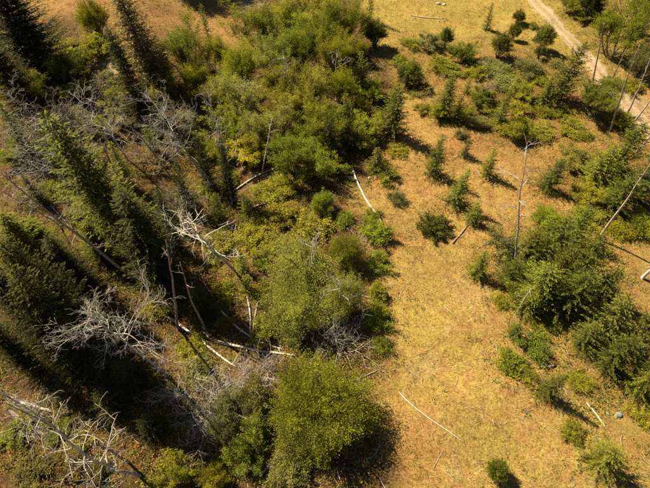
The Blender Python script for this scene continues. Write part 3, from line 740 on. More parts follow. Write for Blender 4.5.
 ('fir_tall', 142, 245, 76, 15.0, 'firdark', 'dark conifer just below the tallest one in the left wood'),
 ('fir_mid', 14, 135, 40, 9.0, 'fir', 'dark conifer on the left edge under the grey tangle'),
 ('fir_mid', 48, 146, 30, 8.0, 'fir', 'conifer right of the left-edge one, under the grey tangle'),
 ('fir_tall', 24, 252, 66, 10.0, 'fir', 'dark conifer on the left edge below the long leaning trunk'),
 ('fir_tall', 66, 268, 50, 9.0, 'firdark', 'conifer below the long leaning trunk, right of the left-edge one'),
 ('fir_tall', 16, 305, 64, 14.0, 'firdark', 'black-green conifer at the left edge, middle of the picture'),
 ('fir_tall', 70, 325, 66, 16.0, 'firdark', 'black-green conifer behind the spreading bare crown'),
 ('fir_mid', 128, 372, 40, 6.0, 'firdark', 'deeply shaded conifer below the spreading bare crown'),
 ('fir_mid', 205, 165, 26, 9.0, 'firdark', 'slender dark conifer below the grey dead crown'),
 ('thin_fir', 225, 172, 20, 10.0, 'firdark', 'slender dark trunk with thin foliage left of the pale logs'),
 ('fir_small', 246, 205, 20, 4.0, 'fir', 'small dark conifer at the left end of the curved pale log'),
 ('fir_small', 240, 262, 22, 4.2, 'firlit', 'small green conifer right of the pale branched dead tree'),
 ('fir_small', 246, 284, 18, 3.4, 'firlit', 'small conifer just below the green one in the orange glade'),
 ('fir_mid', 200, 300, 30, 7.0, 'firdark', 'shaded narrow conifer above the white crossed logs'),
 ('broad_mid', 40, 150, 44, 2.0, 'grey', 'grey-olive scrub behind the left-edge conifers'),
 ('broad_small', 132, 255, 30, 1.4, 'yellow', 'golden low shrub beside the stump of the leaning trunk'),
 ('broad_small', 222, 240, 36, 1.3, 'olive', 'low olive shrub under the pale branched dead tree'),
 ('broad_small', 192, 352, 34, 1.0, 'yellow', 'low yellow-green shrub below the white winding log'),
 ('broad_small', 65, 465, 50, 1.2, 'brown', 'low brownish undergrowth at the bottom edge on the left'),
 ('broad_small', 58, 430, 30, 1.0, 'olive', 'low olive undergrowth between the two bottom-left trunks'),
 ('broad_small', 160, 300, 40, 1.0, 'olive', 'low olive undergrowth at the upper end of the white winding log'),
 ('broad_small', 265, 330, 36, 1.3, 'bright', 'low green shrub at the crossing of the white logs'),
 # --- more of the dense dark wood on the left and fillers
 ('fir_huge', 40, 242, 56, 7.0, 'fir', 'bushy dark conifer right under the long leaning trunk near the left edge'),
 ('fir_huge', 92, 240, 42, 5.5, 'fir', 'bushy conifer left of the dark shadow, under the leaning trunk'),
 ('fir_huge', 48, 288, 72, 15.0, 'firdark', 'bushy black-green conifer above the spreading bare crown'),
 ('fir_huge', 40, 335, 72, 14.0, 'firdark', 'bushy black-green conifer left of the spreading bare crown'),
 ('fir_huge', 4, 345, 50, 10.0, 'firdark', 'black-green conifer cut by the left edge below the middle'),
 ('fir_broad', 108, 400, 46, 4.5, 'firdark', 'shaded bushy conifer behind the bottom-left snag'),
 ('fir_broad', 152, 425, 40, 3.5, 'firdark', 'lowest shaded bushy conifer left of the bare grey-blue brush'),
 ('fir_mid', 118, 165, 30, 7.0, 'firlit', 'olive-lit conifer touching the left of the tallest dark one'),
 ('fir_mid', 180, 190, 30, 8.0, 'firdark', 'dark conifer below the grey brush in the left wood'),
 ('broad_large', 160, 70, 40, 6.0, 'olive', 'olive leafy tree right of the tall feathery conifer foot'),
 ('broad_large', 195, 75, 40, 5.4, 'bright', 'bright leafy tree above the grey upright twigs'),
 ('broad_large', 272, 60, 44, 6.4, 'sage', 'grey-olive leafy tree left of the centre of the upper wood'),
 ('broad_large', 320, 40, 44, 7.0, 'bright', 'bright leafy tree behind the centre of the upper wood'),
 ('broad_large', 296, 112, 44, 5.4, 'olive', 'olive tree between dead stems in the middle wood'),
 ('broad_large', 222, 90, 40, 5.2, 'sage', 'grey-olive tree over the grey upright twigs of the upper left'),
 ('broad_mid', 225, 120, 36, 3.4, 'olive', 'olive shrub right of the upright grey twigs'),
 ('broad_mid', 270, 145, 40, 3.0, 'olive', 'olive shrub around the thin forked pale stem'),
 ('broad_mid', 300, 135, 36, 3.4, 'bright', 'bright shrub above the dark green bush'),
 ('broad_mid', 360, 108, 30, 3.4, 'olive', 'olive shrub left of the shadowed edge conifer'),
 ('broad_mid', 372, 92, 26, 2.6, 'bright', 'bright shrub under the dark upright conifer on the meadow side'),
 ('broad_mid', 150, 105, 34, 3.6, 'olive', 'olive shrub behind the twiggy dead crown'),
 ('broad_mid', 75, 88, 36, 2.8, 'yellow', 'yellow-olive shrub left of the bare dirt patch'),
 ('broad_mid', 100, 128, 34, 2.8, 'olive', 'olive shrub inside the tangled crown below the dirt patch'),
 ('broad_mid', 235, 130, 30, 3.2, 'bright', 'bright shrub left of the thin forked stem'),
 ('broad_small', 225, 290, 34, 1.0, 'yellow', 'low golden shrub in the orange glade right of the deep shadow'),
 ('broad_small', 275, 285, 36, 1.3, 'olive', 'low olive shrub at the lower left foot of the wide olive tree'),
 ('broad_small', 270, 190, 36, 1.2, 'yellow', 'low yellow shrub between the two pale glade logs'),
 ('broad_small', 310, 228, 40, 1.3, 'yellow', 'low yellow shrub between the bright round shrub and wide olive tree'),
 ('broad_small', 345, 218, 30, 1.0, 'olive', 'low olive shrub right of the bright round shrub'),
 ('broad_small', 80, 205, 40, 1.2, 'grey', 'low greyish shrub on the orange ground left of the tallest conifer'),
 ('broad_small', 55, 190, 36, 1.2, 'olive', 'low olive shrub on the orange ground near the left edge'),
 ('broad_small', 30, 470, 50, .9, 'brown', 'low brown undergrowth at the bottom edge on the far left'),
 ('broad_small', 75, 445, 40, 1.0, 'yellow', 'low yellow undergrowth right of the dark rotting log'),
 ('broad_small', 465, 112, 22, 1.2, 'olive', 'tiny olive shrub right of the small dark meadow conifer'),
 ('broad_small', 440, 62, 26, 1.3, 'olive', 'low olive shrub left below the round green meadow shrub'),
 ('broad_small', 520, 108, 26, 1.3, 'yellow', 'low yellow-green shrub right of the light green conifer'),
 ('broad_small', 545, 110, 28, 1.2, 'olive', 'low olive shrub at the foot of the shorter trackside conifer'),
 ('broad_small', 572, 128, 30, 1.0, 'yellow', 'low yellow-green shrub below the big trackside conifer'),
 ('broad_small', 505, 82, 26, 1.3, 'pale', 'low pale shrub above the light green conifer'),
 ('broad_small', 478, 72, 24, 1.2, 'yellow', 'low yellow-green shrub left of the wide grey-olive one'),
 ('broad_small', 555, 62, 22, 1.2, 'pale', 'low pale shrub below the trackside juniper pair'),
]
for a in PLANTS: plant(*a)
# broad dark trees just beyond the top edge of the picture: their shadow lies at the top
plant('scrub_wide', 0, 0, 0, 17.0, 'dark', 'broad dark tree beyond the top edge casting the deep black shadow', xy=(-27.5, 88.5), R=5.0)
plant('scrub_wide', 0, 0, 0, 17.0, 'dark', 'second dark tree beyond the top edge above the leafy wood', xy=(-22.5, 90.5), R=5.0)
# ragged young conifers and brush that close the gaps of the left wood
for k_, cx, cy, w, h, t, lb in [
 ('fir_mid', 160, 205, 28, 6.0, 'firdark', 'ragged dark conifer right of the tallest one, in the orange gap'), ('fir_mid', 172, 232, 26, 6.0, 'firdark', 'ragged dark conifer left of the pale curved limbs'),
 ('fir_mid', 215, 205, 24, 5.0, 'fir', 'ragged conifer above the pale branched dead tree'), ('fir_small', 150, 140, 20, 4.5, 'fir', 'young conifer under the twiggy dead crown'),
 ('fir_small', 85, 120, 20, 4.5, 'fir', 'young conifer inside the left dead tangle'), ('fir_mid', 35, 190, 26, 5.0, 'firdark', 'dark conifer rising over the orange ground on the left'),
 ('broad_mid', 180, 130, 36, 2.6, 'grey', 'grey leafy brush behind the twiggy dead crown'), ('broad_mid', 205, 150, 34, 2.4, 'olive', 'olive brush at the foot of the upright grey twigs'),
 ('broad_mid', 62, 145, 36, 2.2, 'grey', 'grey leafy brush under the left dead tangle'), ('broad_mid', 15, 155, 34, 2.2, 'olive', 'olive brush on the left edge under the dead tree'),
 ('broad_mid', 125, 118, 32, 2.4, 'grey', 'grey leafy brush right of the tangled crown'), ('broad_mid', 225, 405, 44, 2.6, 'grey', 'grey leafy brush between pale boulder and half-dead shrub'),
 ('broad_mid', 255, 425, 36, 2.6, 'sage', 'grey-olive brush touching the left of the willow crown')]:
    plant(k_, cx, cy, w, h, t, lb)
# low scrub merging into the grass of the far clearing and along the wood's edge
for cx, cy, w, h, t, lb in [
 (402, 62, 24, .9, 'olive', 'low olive scrub above the broad dark round shrub'), (418, 88, 26, .9, 'pale', 'low pale scrub right below the broad dark round shrub'),
 (425, 108, 20, .8, 'yellow', 'low yellow scrub left of the yellow-green bush in the clearing'), (470, 62, 26, .9, 'pale', 'low pale scrub below the round green meadow shrub'),
 (452, 70, 22, .8, 'olive', 'low olive scrub above the dark pointed conifer'), (487, 108, 22, .9, 'olive', 'low olive scrub at the left foot of the light green conifer'),
 (512, 78, 24, .9, 'olive', 'low olive scrub below the wide grey-olive shrub'), (540, 78, 22, .9, 'yellow', 'low yellow scrub at the left foot of the big trackside conifer'),
 (500, 125, 24, .9, 'yellow', 'low yellow scrub left of the wide olive meadow shrub'), (540, 130, 28, .8, 'olive', 'low olive scrub right of the wide olive meadow shrub'),
 (560, 112, 26, .9, 'olive', 'low olive scrub below the big trackside conifer'), (585, 135, 30, 1.0, 'olive', 'low olive scrub at the left foot of the round green trackside tree'),
 (590, 215, 32, .9, 'yellow', 'low yellow scrub above the foot of the slanting pole'), (398, 150, 22, .7, 'yellow', 'low yellow scrub in the shadow of the wood-edge conifer'),
 (410, 42, 22, .8, 'olive', 'low olive scrub left of the low greyish shrub'), (533, 24, 18, .8, 'olive', 'low olive scrub beside the track below the farthest shrub'),
 (378, 262, 26, 1.2, 'bright', 'low bright scrub on the field edge above the shrub pair'), (383, 345, 20, .8, 'olive', 'low olive scrub on the field edge nearest the willow'),
 (372, 215, 20, .7, 'olive', 'low olive scrub left of the lower half of the bleached log'), (500, 300, 24, .8, 'yellow', 'low yellow scrub at the left corner of the conifer clump'),
 (545, 325, 28, .8, 'yellow', 'low yellow scrub between the clump and the field-edge conifer'), (580, 380, 24, .6, 'yellow', 'low yellow scrub below the right-hand thicket'),
 (527, 372, 22, .7, 'olive', 'low olive scrub left of the lone conifer')]:
    plant('broad_small', cx, cy, w, h, t, lb)
# knee-high scrub here and there on the floor of the left wood
for cx, cy, w, h, t, lb in [
 (70, 130, 34, 1.2, 'brown', 'brown scrub under the tangled dead tree on the left'), (150, 165, 32, 1.2, 'brown', 'brown scrub in the orange gap below the twiggy dead crown'),
 (195, 140, 34, 1.4, 'olive', 'olive scrub between the two grey dead crowns'), (210, 190, 30, 1.2, 'olive', 'olive scrub at the foot of the slender dark conifer'),
 (190, 205, 28, 1.0, 'grey', 'grey scrub just above the pale branched dead tree'), (30, 200, 30, .9, 'brown', 'brown scrub on the orange ground by the left edge'),
 (85, 165, 32, 1.2, 'grey', 'grey scrub left of the tallest conifer top'), (215, 258, 28, .9, 'olive', 'olive scrub right under the pale trunk of the dead tree'),
 (225, 322, 28, .9, 'yellow', 'yellow scrub between the two pale logs by the willow'), (200, 372, 34, 1.2, 'grey', 'grey scrub right of the lower end of the winding log'),
 (60, 400, 30, .9, 'brown', 'brown scrub above the bottom-left trunks'), (15, 432, 36, .9, 'olive', 'olive scrub at the left edge below the rotting log'),
 (95, 470, 34, .9, 'brown', 'brown scrub at the bottom edge under the leaning trunks'), (110, 78, 26, 1.0, 'grey', 'grey scrub on the bare dirt patch'),
 (145, 92, 32, 1.4, 'olive', 'olive scrub under the dark upper left conifer'), (65, 45, 30, 1.0, 'yellow', 'yellow scrub in the shade of the corner conifer'),
 (230, 178, 28, 1.2, 'olive', 'olive scrub at the left end of the half-hidden log'), (285, 186, 30, 1.2, 'yellow', 'yellow scrub right above the curved glade log'),
 (275, 250, 32, 1.2, 'olive', 'olive scrub left of the bare grey branches in the middle'), (40, 100, 34, 1.4, 'grey', 'grey scrub at the foot of the yellow-olive left-edge tree')]:
    plant('broad_small', cx, cy, w, h, t, lb)

# ------------------------------------------------------------------ dead trees, snags, logs, rocks
def tip_point(base, px, py):
    """point on the picture ray nearest to the vertical line through base"""
    d = ray(px, py); o = Vector((0, 0, CAM_H))
    a = d.x * d.x + d.y * d.y; t = (d.x * base.x + d.y * base.y) / a
    return o + d * t

def crook(p, d, L, n, r, wob, up, curl=None):
    P = [p]; d = d.copy()
    if curl is None: curl = r.normal(0, .13, 3)
    for i in range(n):
        d = unit(d + r.normal(0, wob, 3) + curl + np.array([0, 0, up])); P.append(P[-1] + d * L / n)
    return np.array(P)

def limb(T, p, d, L, rad, r, lev, maxlev, kids=3, wob=.13, up=.03):
    n = 7 if lev == 0 else 5
    P = crook(p, d, L, n, r, wob, up); T.add(P, np.linspace(rad, max(.006, rad * .3), n + 1), 5 if lev == 0 else 4 if lev == 1 else 3)
    if lev >= maxlev: return
    for k in range(kids):
        i = 1 + int((n - 1) * (k + r.random()) / kids); i = min(i, n - 1)
        dd = unit(P[i + 1] - P[i]); s = unit(np.cross(dd, r.normal(0, 1, 3)))
        an = .5 + .6 * r.random()
        limb(T, P[i], unit(dd * math.cos(an) + s * math.sin(an)), L * (.35 + .3 * r.random()), rad * .55, r, lev + 1, maxlev, max(2, kids - (lev > 0)), wob * 1.15, up)

def dead_tree(name, cat, base_px, tip_px, rad, nlimb, limb_len, seed, label, group, mat=None, lo=.45, maxlev=2, kids=3, wob=.02, up=.03, lr=1.0, el=(.1, .7)):
    r = np.random.default_rng(seed); mat = mat or M_DEAD
    b = ground(*base_px); t = tip_point(b, *tip_px)
    root = bpy.data.objects.new(name, None); COL.objects.link(root); root.location = b; root.empty_display_size = .3
    tag(root, label, cat, group)
    v = np.array(t - b); L = np.linalg.norm(v)
    n = 10; s = np.linspace(0, 1, n + 1)[:, None]
    P = v * s; P[1:-1] += np.cumsum(r.normal(0, wob, (n - 1, 3)), 0) * L * .25 * np.sin(s[1:-1] * math.pi); P[0, 2] -= .15
    T = Tubes(); T.add(P, np.linspace(rad, max(.02, rad * .22), n + 1), 8)
    link('trunk', T.mesh('trunk', mat), root)
    for k in range(nlimb):
        f = lo + (1 - lo) * (k + r.random() * .7) / nlimb; q = f * n; i = min(int(q), n - 1); p = P[i] + (P[i + 1] - P[i]) * (q - i)
        az = k * 2.4 + r.normal(0, .5); e = el[0] + (el[1] - el[0]) * r.random()
        d = np.array([math.cos(az) * math.cos(e), math.sin(az) * math.cos(e), math.sin(e)])
        T = Tubes(); limb(T, p, d, limb_len * (.6 + .6 * r.random()) * (1.1 - .5 * max(0, f - lo) / (1 - lo + 1e-6)), max(.016, lr * rad * .42 * (1.15 - .7 * f)), r, 0, maxlev, kids, .14, up)
        link('branch', T.mesh('branch', mat), root)
    return root

GD = 'bare dead trees of the wood'
dead_tree('dead_tree', 'tree', (168, 376), (84, 312), .15, 12, 4.6, 1, 'grey dead tree with wide curling bare branches in the shaded left wood', GD, M_DEAD, lo=.5, maxlev=3, kids=5, up=.0, el=(-.2, .6))
dead_tree('dead_tree', 'tree', (237, 273), (182, 217), .15, 11, 4.8, 2, 'pale dead tree with curved white limbs above the dark tree shadow', GD, M_PALE, lo=.45, maxlev=2, kids=4, up=-.02, el=(-.3, .5), lr=1.4)
dead_tree('dead_tree', 'tree', (140, 476), (-6, 388), .13, 16, 3.0, 3, 'leaning dead trunk with thin drooping twigs in the bottom left corner', GD, M_DEAD, lo=.35, maxlev=2, kids=4, up=-.06, el=(-.4, .5), wob=.05)
dead_tree('dead_tree', 'tree', (150, 290), (0, 172), .18, 6, 2.2, 4, 'long dead trunk leaning to the left frame edge over orange ground', GD, M_BROWNWOOD, lo=.4, maxlev=2, kids=3, el=(-.2, .5))
dead_tree('dead_tree', 'tree', (205, 178), (150, 98), .13, 16, 4.4, 5, 'dense grey twiggy dead crown in the upper left of the wood', GD, M_DEAD, lo=.3, maxlev=3, kids=4, up=.06)
dead_tree('dead_tree', 'tree', (232, 205), (208, 92), .13, 9, 3.0, 6, 'grey dead tree with fine upright twigs right of the twiggy dead crown', GD, M_DEAD, lo=.4, maxlev=3, kids=3, up=.08)
dead_tree('dead_tree', 'tree', (128, 160), (82, 92), .12, 15, 4.4, 7, 'grey dead crown tangled below the bare dirt patch', GD, M_DEAD, lo=.3, maxlev=3, kids=4, up=.02)
dead_tree('dead_tree', 'tree', (70, 190), (22, 118), .12, 14, 4.2, 8, 'grey tangled dead tree near the left edge above the orange ground', GD, M_DEAD, lo=.3, maxlev=3, kids=4, up=.0)
dead_tree('dead_tree', 'tree', (110, 178), (62, 158), .11, 12, 3.8, 9, 'low grey dead tree left of the tallest dark conifer', GD, M_DEAD, lo=.2, maxlev=3, kids=4, up=.0)
dead_tree('dead_tree', 'tree', (314, 282), (312, 240), .09, 7, 2.4, 10, 'bare grey branches rising through the wide olive tree', GD, M_DEAD, lo=.6, maxlev=2, kids=3, up=.0)
dead_tree('dead_tree', 'tree', (338, 318), (342, 280), .08, 6, 2.2, 11, 'bare grey branches poking from the olive tree at the field edge', GD, M_DEAD, lo=.6, maxlev=2, kids=3, up=.0)
dead_tree('dead_tree', 'tree', (262, 172), (272, 118), .09, 4, 1.4, 12, 'thin pale dead stem with a forked top left of the dark green bush', GD, M_PALE, lo=.7, maxlev=1, kids=2)
dead_tree('dead_tree', 'tree', (290, 110), (283, 55), .10, 8, 2.4, 13, 'pale branched dead tree inside the upper wood', GD, M_DEAD, lo=.5, maxlev=2, kids=3, up=.02)
dead_tree('dead_tree', 'tree', (336, 100), (337, 50), .08, 5, 1.8, 14, 'thin pale dead stem inside the upper wood near the meadow', GD, M_PALE, lo=.6, maxlev=2, kids=3, up=.03)
dead_tree('dead_tree', 'tree', (255, 118), (238, 80), .08, 6, 2.4, 15, 'pale dead stems left of the bright tree in the upper wood', GD, M_PALE, lo=.4, maxlev=2, kids=3, up=.04)
dead_tree('dead_tree', 'tree', (178, 330), (166, 240), .15, 3, 1.2, 16, 'dark straight dead trunk standing in the deep shadow', GD, M_BROWNWOOD, lo=.7, maxlev=1, kids=2)
dead_tree('dead_tree', 'tree', (205, 330), (180, 262), .13, 3, 1.0, 17, 'second dark straight trunk beside the deep shadow, nearer the logs', GD, M_BROWNWOOD, lo=.7, maxlev=1, kids=2)
dead_tree('dead_tree', 'tree', (178, 185), (118, 112), .11, 5, 1.6, 18, 'thin leaning dead trunk crossing the orange gap in the left wood', GD, M_BROWNWOOD, lo=.5, maxlev=2, kids=3)

dead_tree('dead_tree', 'tree', (128, 462), (4, 402), .11, 10, 2.2, 19, 'second leaning dead trunk close below the bottom-left one', GD, M_BROWNWOOD, lo=.35, maxlev=2, kids=3, up=-.06, el=(-.4, .5), wob=.05)

dead_tree('dead_tree', 'tree', (60, 150), (8, 92), .10, 12, 3.6, 31, 'brown-grey dead tree on the left edge below the yellow-olive tree', GD, M_DEAD, lo=.25, maxlev=3, kids=4, up=.0)
dead_tree('dead_tree', 'tree', (100, 140), (50, 100), .10, 12, 3.4, 32, 'fine brown dead crown between the two left tangles', GD, M_BROWNWOOD, lo=.25, maxlev=3, kids=4, up=.0)
dead_tree('dead_tree', 'tree', (190, 150), (165, 105), .10, 11, 3.2, 33, 'brown dead tree behind the twiggy dead crown', GD, M_BROWNWOOD, lo=.3, maxlev=3, kids=4, up=.04)
dead_tree('dead_tree', 'tree', (60, 225), (0, 190), .09, 9, 2.4, 34, 'thin dead tree lying over the orange ground at the left edge', GD, M_DEAD, lo=.3, maxlev=2, kids=4, up=-.02, el=(-.2, .5))
dead_tree('dead_tree', 'tree', (200, 215), (178, 192), .09, 9, 3.0, 35, 'grey dead crown just above the pale branched dead tree', GD, M_DEAD, lo=.2, maxlev=3, kids=4, up=.0)
dead_tree('dead_tree', 'tree', (140, 215), (100, 140), .10, 5, 1.6, 36, 'thin leaning trunk crossing in front of the tallest conifer', GD, M_BROWNWOOD, lo=.5, maxlev=2, kids=3)

GS = 'bare snags and poles in the open'
dead_tree('bare_snag', 'dead tree', (514, 274), (527, 143), .12, 8, 2.8, 20, 'tall thin grey snag with a few bare side branches in the clearing', GS, M_DEAD, lo=.5, maxlev=1, kids=4, el=(.2, .9), lr=1.3, up=.06)
dead_tree('bare_snag', 'dead tree', (593, 80), (604, 22), .13, 7, .5, 21, 'thin dark pole farthest left beside the track', GS, M_BROWNWOOD, lo=.6, maxlev=0)
dead_tree('bare_snag', 'dead tree', (610, 84), (626, 50), .12, 7, .5, 22, 'short brown pole crossing the track, right of the dark pole', GS, M_BROWNWOOD, lo=.6, maxlev=0)
dead_tree('bare_snag', 'dead tree', (610, 131), (640, 44), .14, 7, .6, 23, 'long dark leaning pole in the middle of the trackside poles', GS, M_BROWNWOOD, lo=.6, maxlev=0)
dead_tree('bare_snag', 'dead tree', (624, 122), (651, 56), .13, 7, .6, 24, 'pale leaning pole right of the long dark one', GS, M_DEAD, lo=.6, maxlev=0)
dead_tree('bare_snag', 'dead tree', (630, 128), (657, 90), .15, 7, .5, 25, 'pale pole leaning out of the right edge over the track', GS, M_TAN, lo=.6, maxlev=0)
dead_tree('bare_snag', 'dead tree', (598, 239), (654, 158), .15, 7, .6, 26, 'slanting pale brown pole rising through the upper right thicket', GS, M_TAN, lo=.6, maxlev=0)
dead_tree('bare_snag', 'dead tree', (636, 152), (662, 126), .13, 7, .6, 27, 'pale pole at the right edge just above the slanting one', GS, M_DEAD, lo=.5, maxlev=0)
dead_tree('bare_snag', 'dead tree', (642, 278), (676, 248), .17, 0, .6, 28, 'thick pale trunk leaving the right edge of the picture', GS, M_PALE)
dead_tree('bare_snag', 'dead tree', (517, 312), (531, 288), .06, 3, 1.0, 29, 'small pale dead sapling in the olive shrub of the clump', GS, M_PALE, lo=.4, maxlev=1, kids=2)

def fallen_log(pts, r0, r1, label, mat=None, nstub=3, seed=0, group='fallen logs', lift=.55):
    r = np.random.default_rng(500 + seed); mat = mat or M_PALE
    W = [ground(*p) for p in pts]
    P = np.array([[w.x, w.y, w.z] for w in W]); seg = np.linalg.norm(np.diff(P, axis=0), axis=1); s = np.concatenate([[0], np.cumsum(seg)])
    n = max(8, int(s[-1] / .5)); tt = np.linspace(0, s[-1], n)
    Q = np.stack([np.interp(tt, s, P[:, i]) for i in range(3)], -1)
    for _ in range(2): Q[1:-1] = (Q[:-2] + 2 * Q[1:-1] + Q[2:]) / 4
    R = np.linspace(r0, r1, n) * (1 + r.normal(0, .05, n))
    Q[:, 2] = height(Q[:, 0], Q[:, 1]) + R * lift + .06
    Q[:, :2] += np.cumsum(r.normal(0, .02, (n, 2)), 0)
    o = Q[0].copy(); root = bpy.data.objects.new('fallen_log', None); COL.objects.link(root); root.location = o; root.empty_display_size = .3
    tag(root, label, 'log', group)
    T = Tubes(); T.add(Q - o, R, 8); link('trunk', T.mesh('trunk', mat), root)
    for k in range(nstub):
        i = int(n * (.25 + .7 * (k + r.random()) / max(1, nstub))); i = min(i, n - 2)
        d = unit(Q[i + 1] - Q[i]); sd_ = unit(np.cross(d, [0, 0, 1])) * (1 if r.random() < .5 else -1)
        T = Tubes(); limb(T, Q[i] - o, unit(d * .5 + sd_ + np.array([0, 0, .35 * r.random() + .05])), .5 + 1.0 * r.random(), R[i] * .45, r, 0, 1, 2, .15, -.02)
        link('branch', T.mesh('branch', mat), root)
    return root
fallen_log([(398, 391), (408, 403), (430, 419), (465, 443)], .05, .028, 'thin bleached branch lying alone across the open dry field', nstub=2, seed=1)
fallen_log([(352, 169), (358, 184), (368, 203), (383, 224)], .13, .08, 'straight bleached white log at the edge of the wood', nstub=0, seed=2)
fallen_log([(411, 16), (425, 18), (444, 19)], .07, .05, 'pale log lying on the meadow near the top edge', nstub=2, seed=3)
fallen_log([(585, 402), (594, 413), (606, 428)], .07, .05, 'thin pale stick on the grass left of the grey rock', nstub=0, seed=4)
fallen_log([(538, 367), (553, 365)], .12, .10, 'short brown log above the lone conifer', M_BROWNWOOD, 0, 5)
fallen_log([(452, 244), (462, 233), (470, 222)], .09, .05, 'dark curved stick on grass below the short conifer', M_BROWNWOOD, 1, 6)
fallen_log([(160, 311), (180, 326), (200, 340), (214, 354), (236, 369)], .14, .08, 'long white winding log bordering the deep shadow', nstub=2, seed=7)
fallen_log([(214, 342), (235, 347), (262, 353), (296, 357)], .15, .08, 'white log pointing at the top of the big willow', nstub=4, seed=8)
fallen_log([(222, 312), (236, 327), (258, 341), (285, 350)], .11, .06, 'pale curved log above the white log by the willow', nstub=4, seed=9)
fallen_log([(246, 288), (251, 315), (252, 352)], .10, .07, 'thin pale log crossing the white logs from above', M_DEAD, 2, 10)
fallen_log([(258, 300), (254, 325), (251, 348)], .08, .05, 'thin grey log leaning beside the crossing one', M_DEAD, 1, 11)
fallen_log([(242, 213), (258, 206), (272, 201), (287, 197)], .13, .09, 'curved pale log in the glade below the dark green bush', nstub=3, seed=12)
fallen_log([(231, 194), (245, 184), (260, 175), (279, 168)], .11, .07, 'pale log partly hidden by the dark green bush', nstub=2, seed=13)
fallen_log([(92, 248), (105, 255), (120, 262), (142, 276)], .14, .11, 'broken pale log in line with the long leaning trunk', M_DEAD, 2, 14)
fallen_log([(128, 266), (138, 273), (150, 281)], .12, .10, 'short white log piece right of the broken pale log', M_PALE, 1, 15)
fallen_log([(20, 402), (40, 408), (58, 414)], .14, .11, 'pale log piece under the bottom-left snag', M_PALE, 1, 16)
fallen_log([(10, 410), (30, 426), (52, 440), (70, 446)], .17, .12, 'dark rotting log under the bottom-left snag', M_BROWNWOOD, 2, 17)
fallen_log([(258, 478), (268, 466), (280, 450)], .10, .06, 'pale branch at the bottom edge left of the pale olive shrub', M_DEAD, 3, 18)
fallen_log([(338, 384), (362, 378), (378, 370)], .05, .03, 'thin grey branch right of the willow crown', M_DEAD, 1, 19)
fallen_log([(330, 285), (352, 293), (374, 300)], .07, .04, 'grey branch in the shadow at the field edge', M_DEAD, 2, 20)
fallen_log([(215, 300), (205, 285), (200, 270)], .09, .06, 'brown log in the orange glade right of the deep shadow', M_BROWNWOOD, 1, 22)
fallen_log([(30, 190), (50, 205), (66, 222)], .10, .07, 'pale log on the orange ground under the leaning trunk', M_DEAD, 3, 23)

def dead_shrub(cx, cy, wpx, h, seed, label, n=16, mat=None, kz=.5):
    r = np.random.default_rng(900 + seed)
    zg = 0.0
    for _ in range(6):
        p, t = at_height(cx, cy, zg + kz * h); zg = hz(p.x, p.y)
    R = .5 * wpx * t / FPX
    root = bpy.data.objects.new('dead_shrub', None); COL.objects.link(root); root.location = (p.x, p.y, zg - .03); root.empty_display_size = .3
    tag(root, label, 'shrub', 'grey dead shrubs')
    for k in range(n):
        az = k * 2.4 + r.random(); rr = R * .35 * math.sqrt(r.random())
        e = .55 + .7 * r.random()
        T = Tubes(); limb(T, np.array([math.cos(az) * rr, math.sin(az) * rr, 0]), np.array([math.cos(az) * math.cos(e), math.sin(az) * math.cos(e), math.sin(e)]), (R * math.cos(e) + h * math.sin(e)) * (.7 + .35 * r.random()), .035, r, 0, 2, 4, .12, .0)
        link('stem', T.mesh('stem', mat or M_DEAD), root)
    return root
dead_shrub(343, 340, 48, 2.6, 1, 'bare grey shrub in the shadow above the top of the willow', 18)
dead_shrub(198, 398, 56, 3.4, 2, 'bare grey twiggy shrub at the left of the half-dead shrub', 24)
dead_shrub(250, 378, 40, 2.2, 3, 'bare grey brush between the white logs and the willow', 18)
dead_shrub(205, 428, 44, 2.4, 4, 'bare grey-blue brush above the bright yellow-green shrubs', 16)
dead_shrub(487, 84, 18, 2.2, 5, 'bare brownish shrub among the green meadow scrub', 12, M_BROWNWOOD)
dead_shrub(35, 165, 46, 2.4, 6, 'bare grey brush beside the orange ground on the left edge', 16)
dead_shrub(160, 150, 46, 3.0, 7, 'bare grey brush under the twiggy dead crown', 18)
dead_shrub(60, 120, 44, 2.8, 8, 'bare grey brush left of the tangled crown below the dirt patch', 16)
dead_shrub(272, 68, 24, 3.0, 9, 'bare pale brush between the trees of the upper wood', 12)

dead_shrub(225, 395, 50, 2.8, 10, 'thick bare grey brush right of the twiggy shrub by the boulder', 22)
dead_shrub(265, 368, 36, 2.0, 11, 'bare grey brush at the upper left rim of the willow', 16)
dead_shrub(120, 110, 40, 2.6, 12, 'bare grey brush right below the dirt patch', 16)
dead_shrub(95, 150, 44, 2.4, 13, 'bare brown brush left of the tallest conifer top', 16, M_BROWNWOOD)
dead_shrub(175, 200, 36, 2.2, 14, 'bare grey brush above the curved white limbs', 14)
dead_shrub(10, 130, 36, 2.6, 15, 'bare brown brush on the left edge above the leaning trunk', 14, M_BROWNWOOD)
dead_shrub(30, 415, 40, 1.8, 16, 'bare grey brush around the bottom-left trunks', 14)
dead_shrub(325, 330, 40, 2.4, 17, 'bare grey brush at the left of the shrub above the willow', 14)

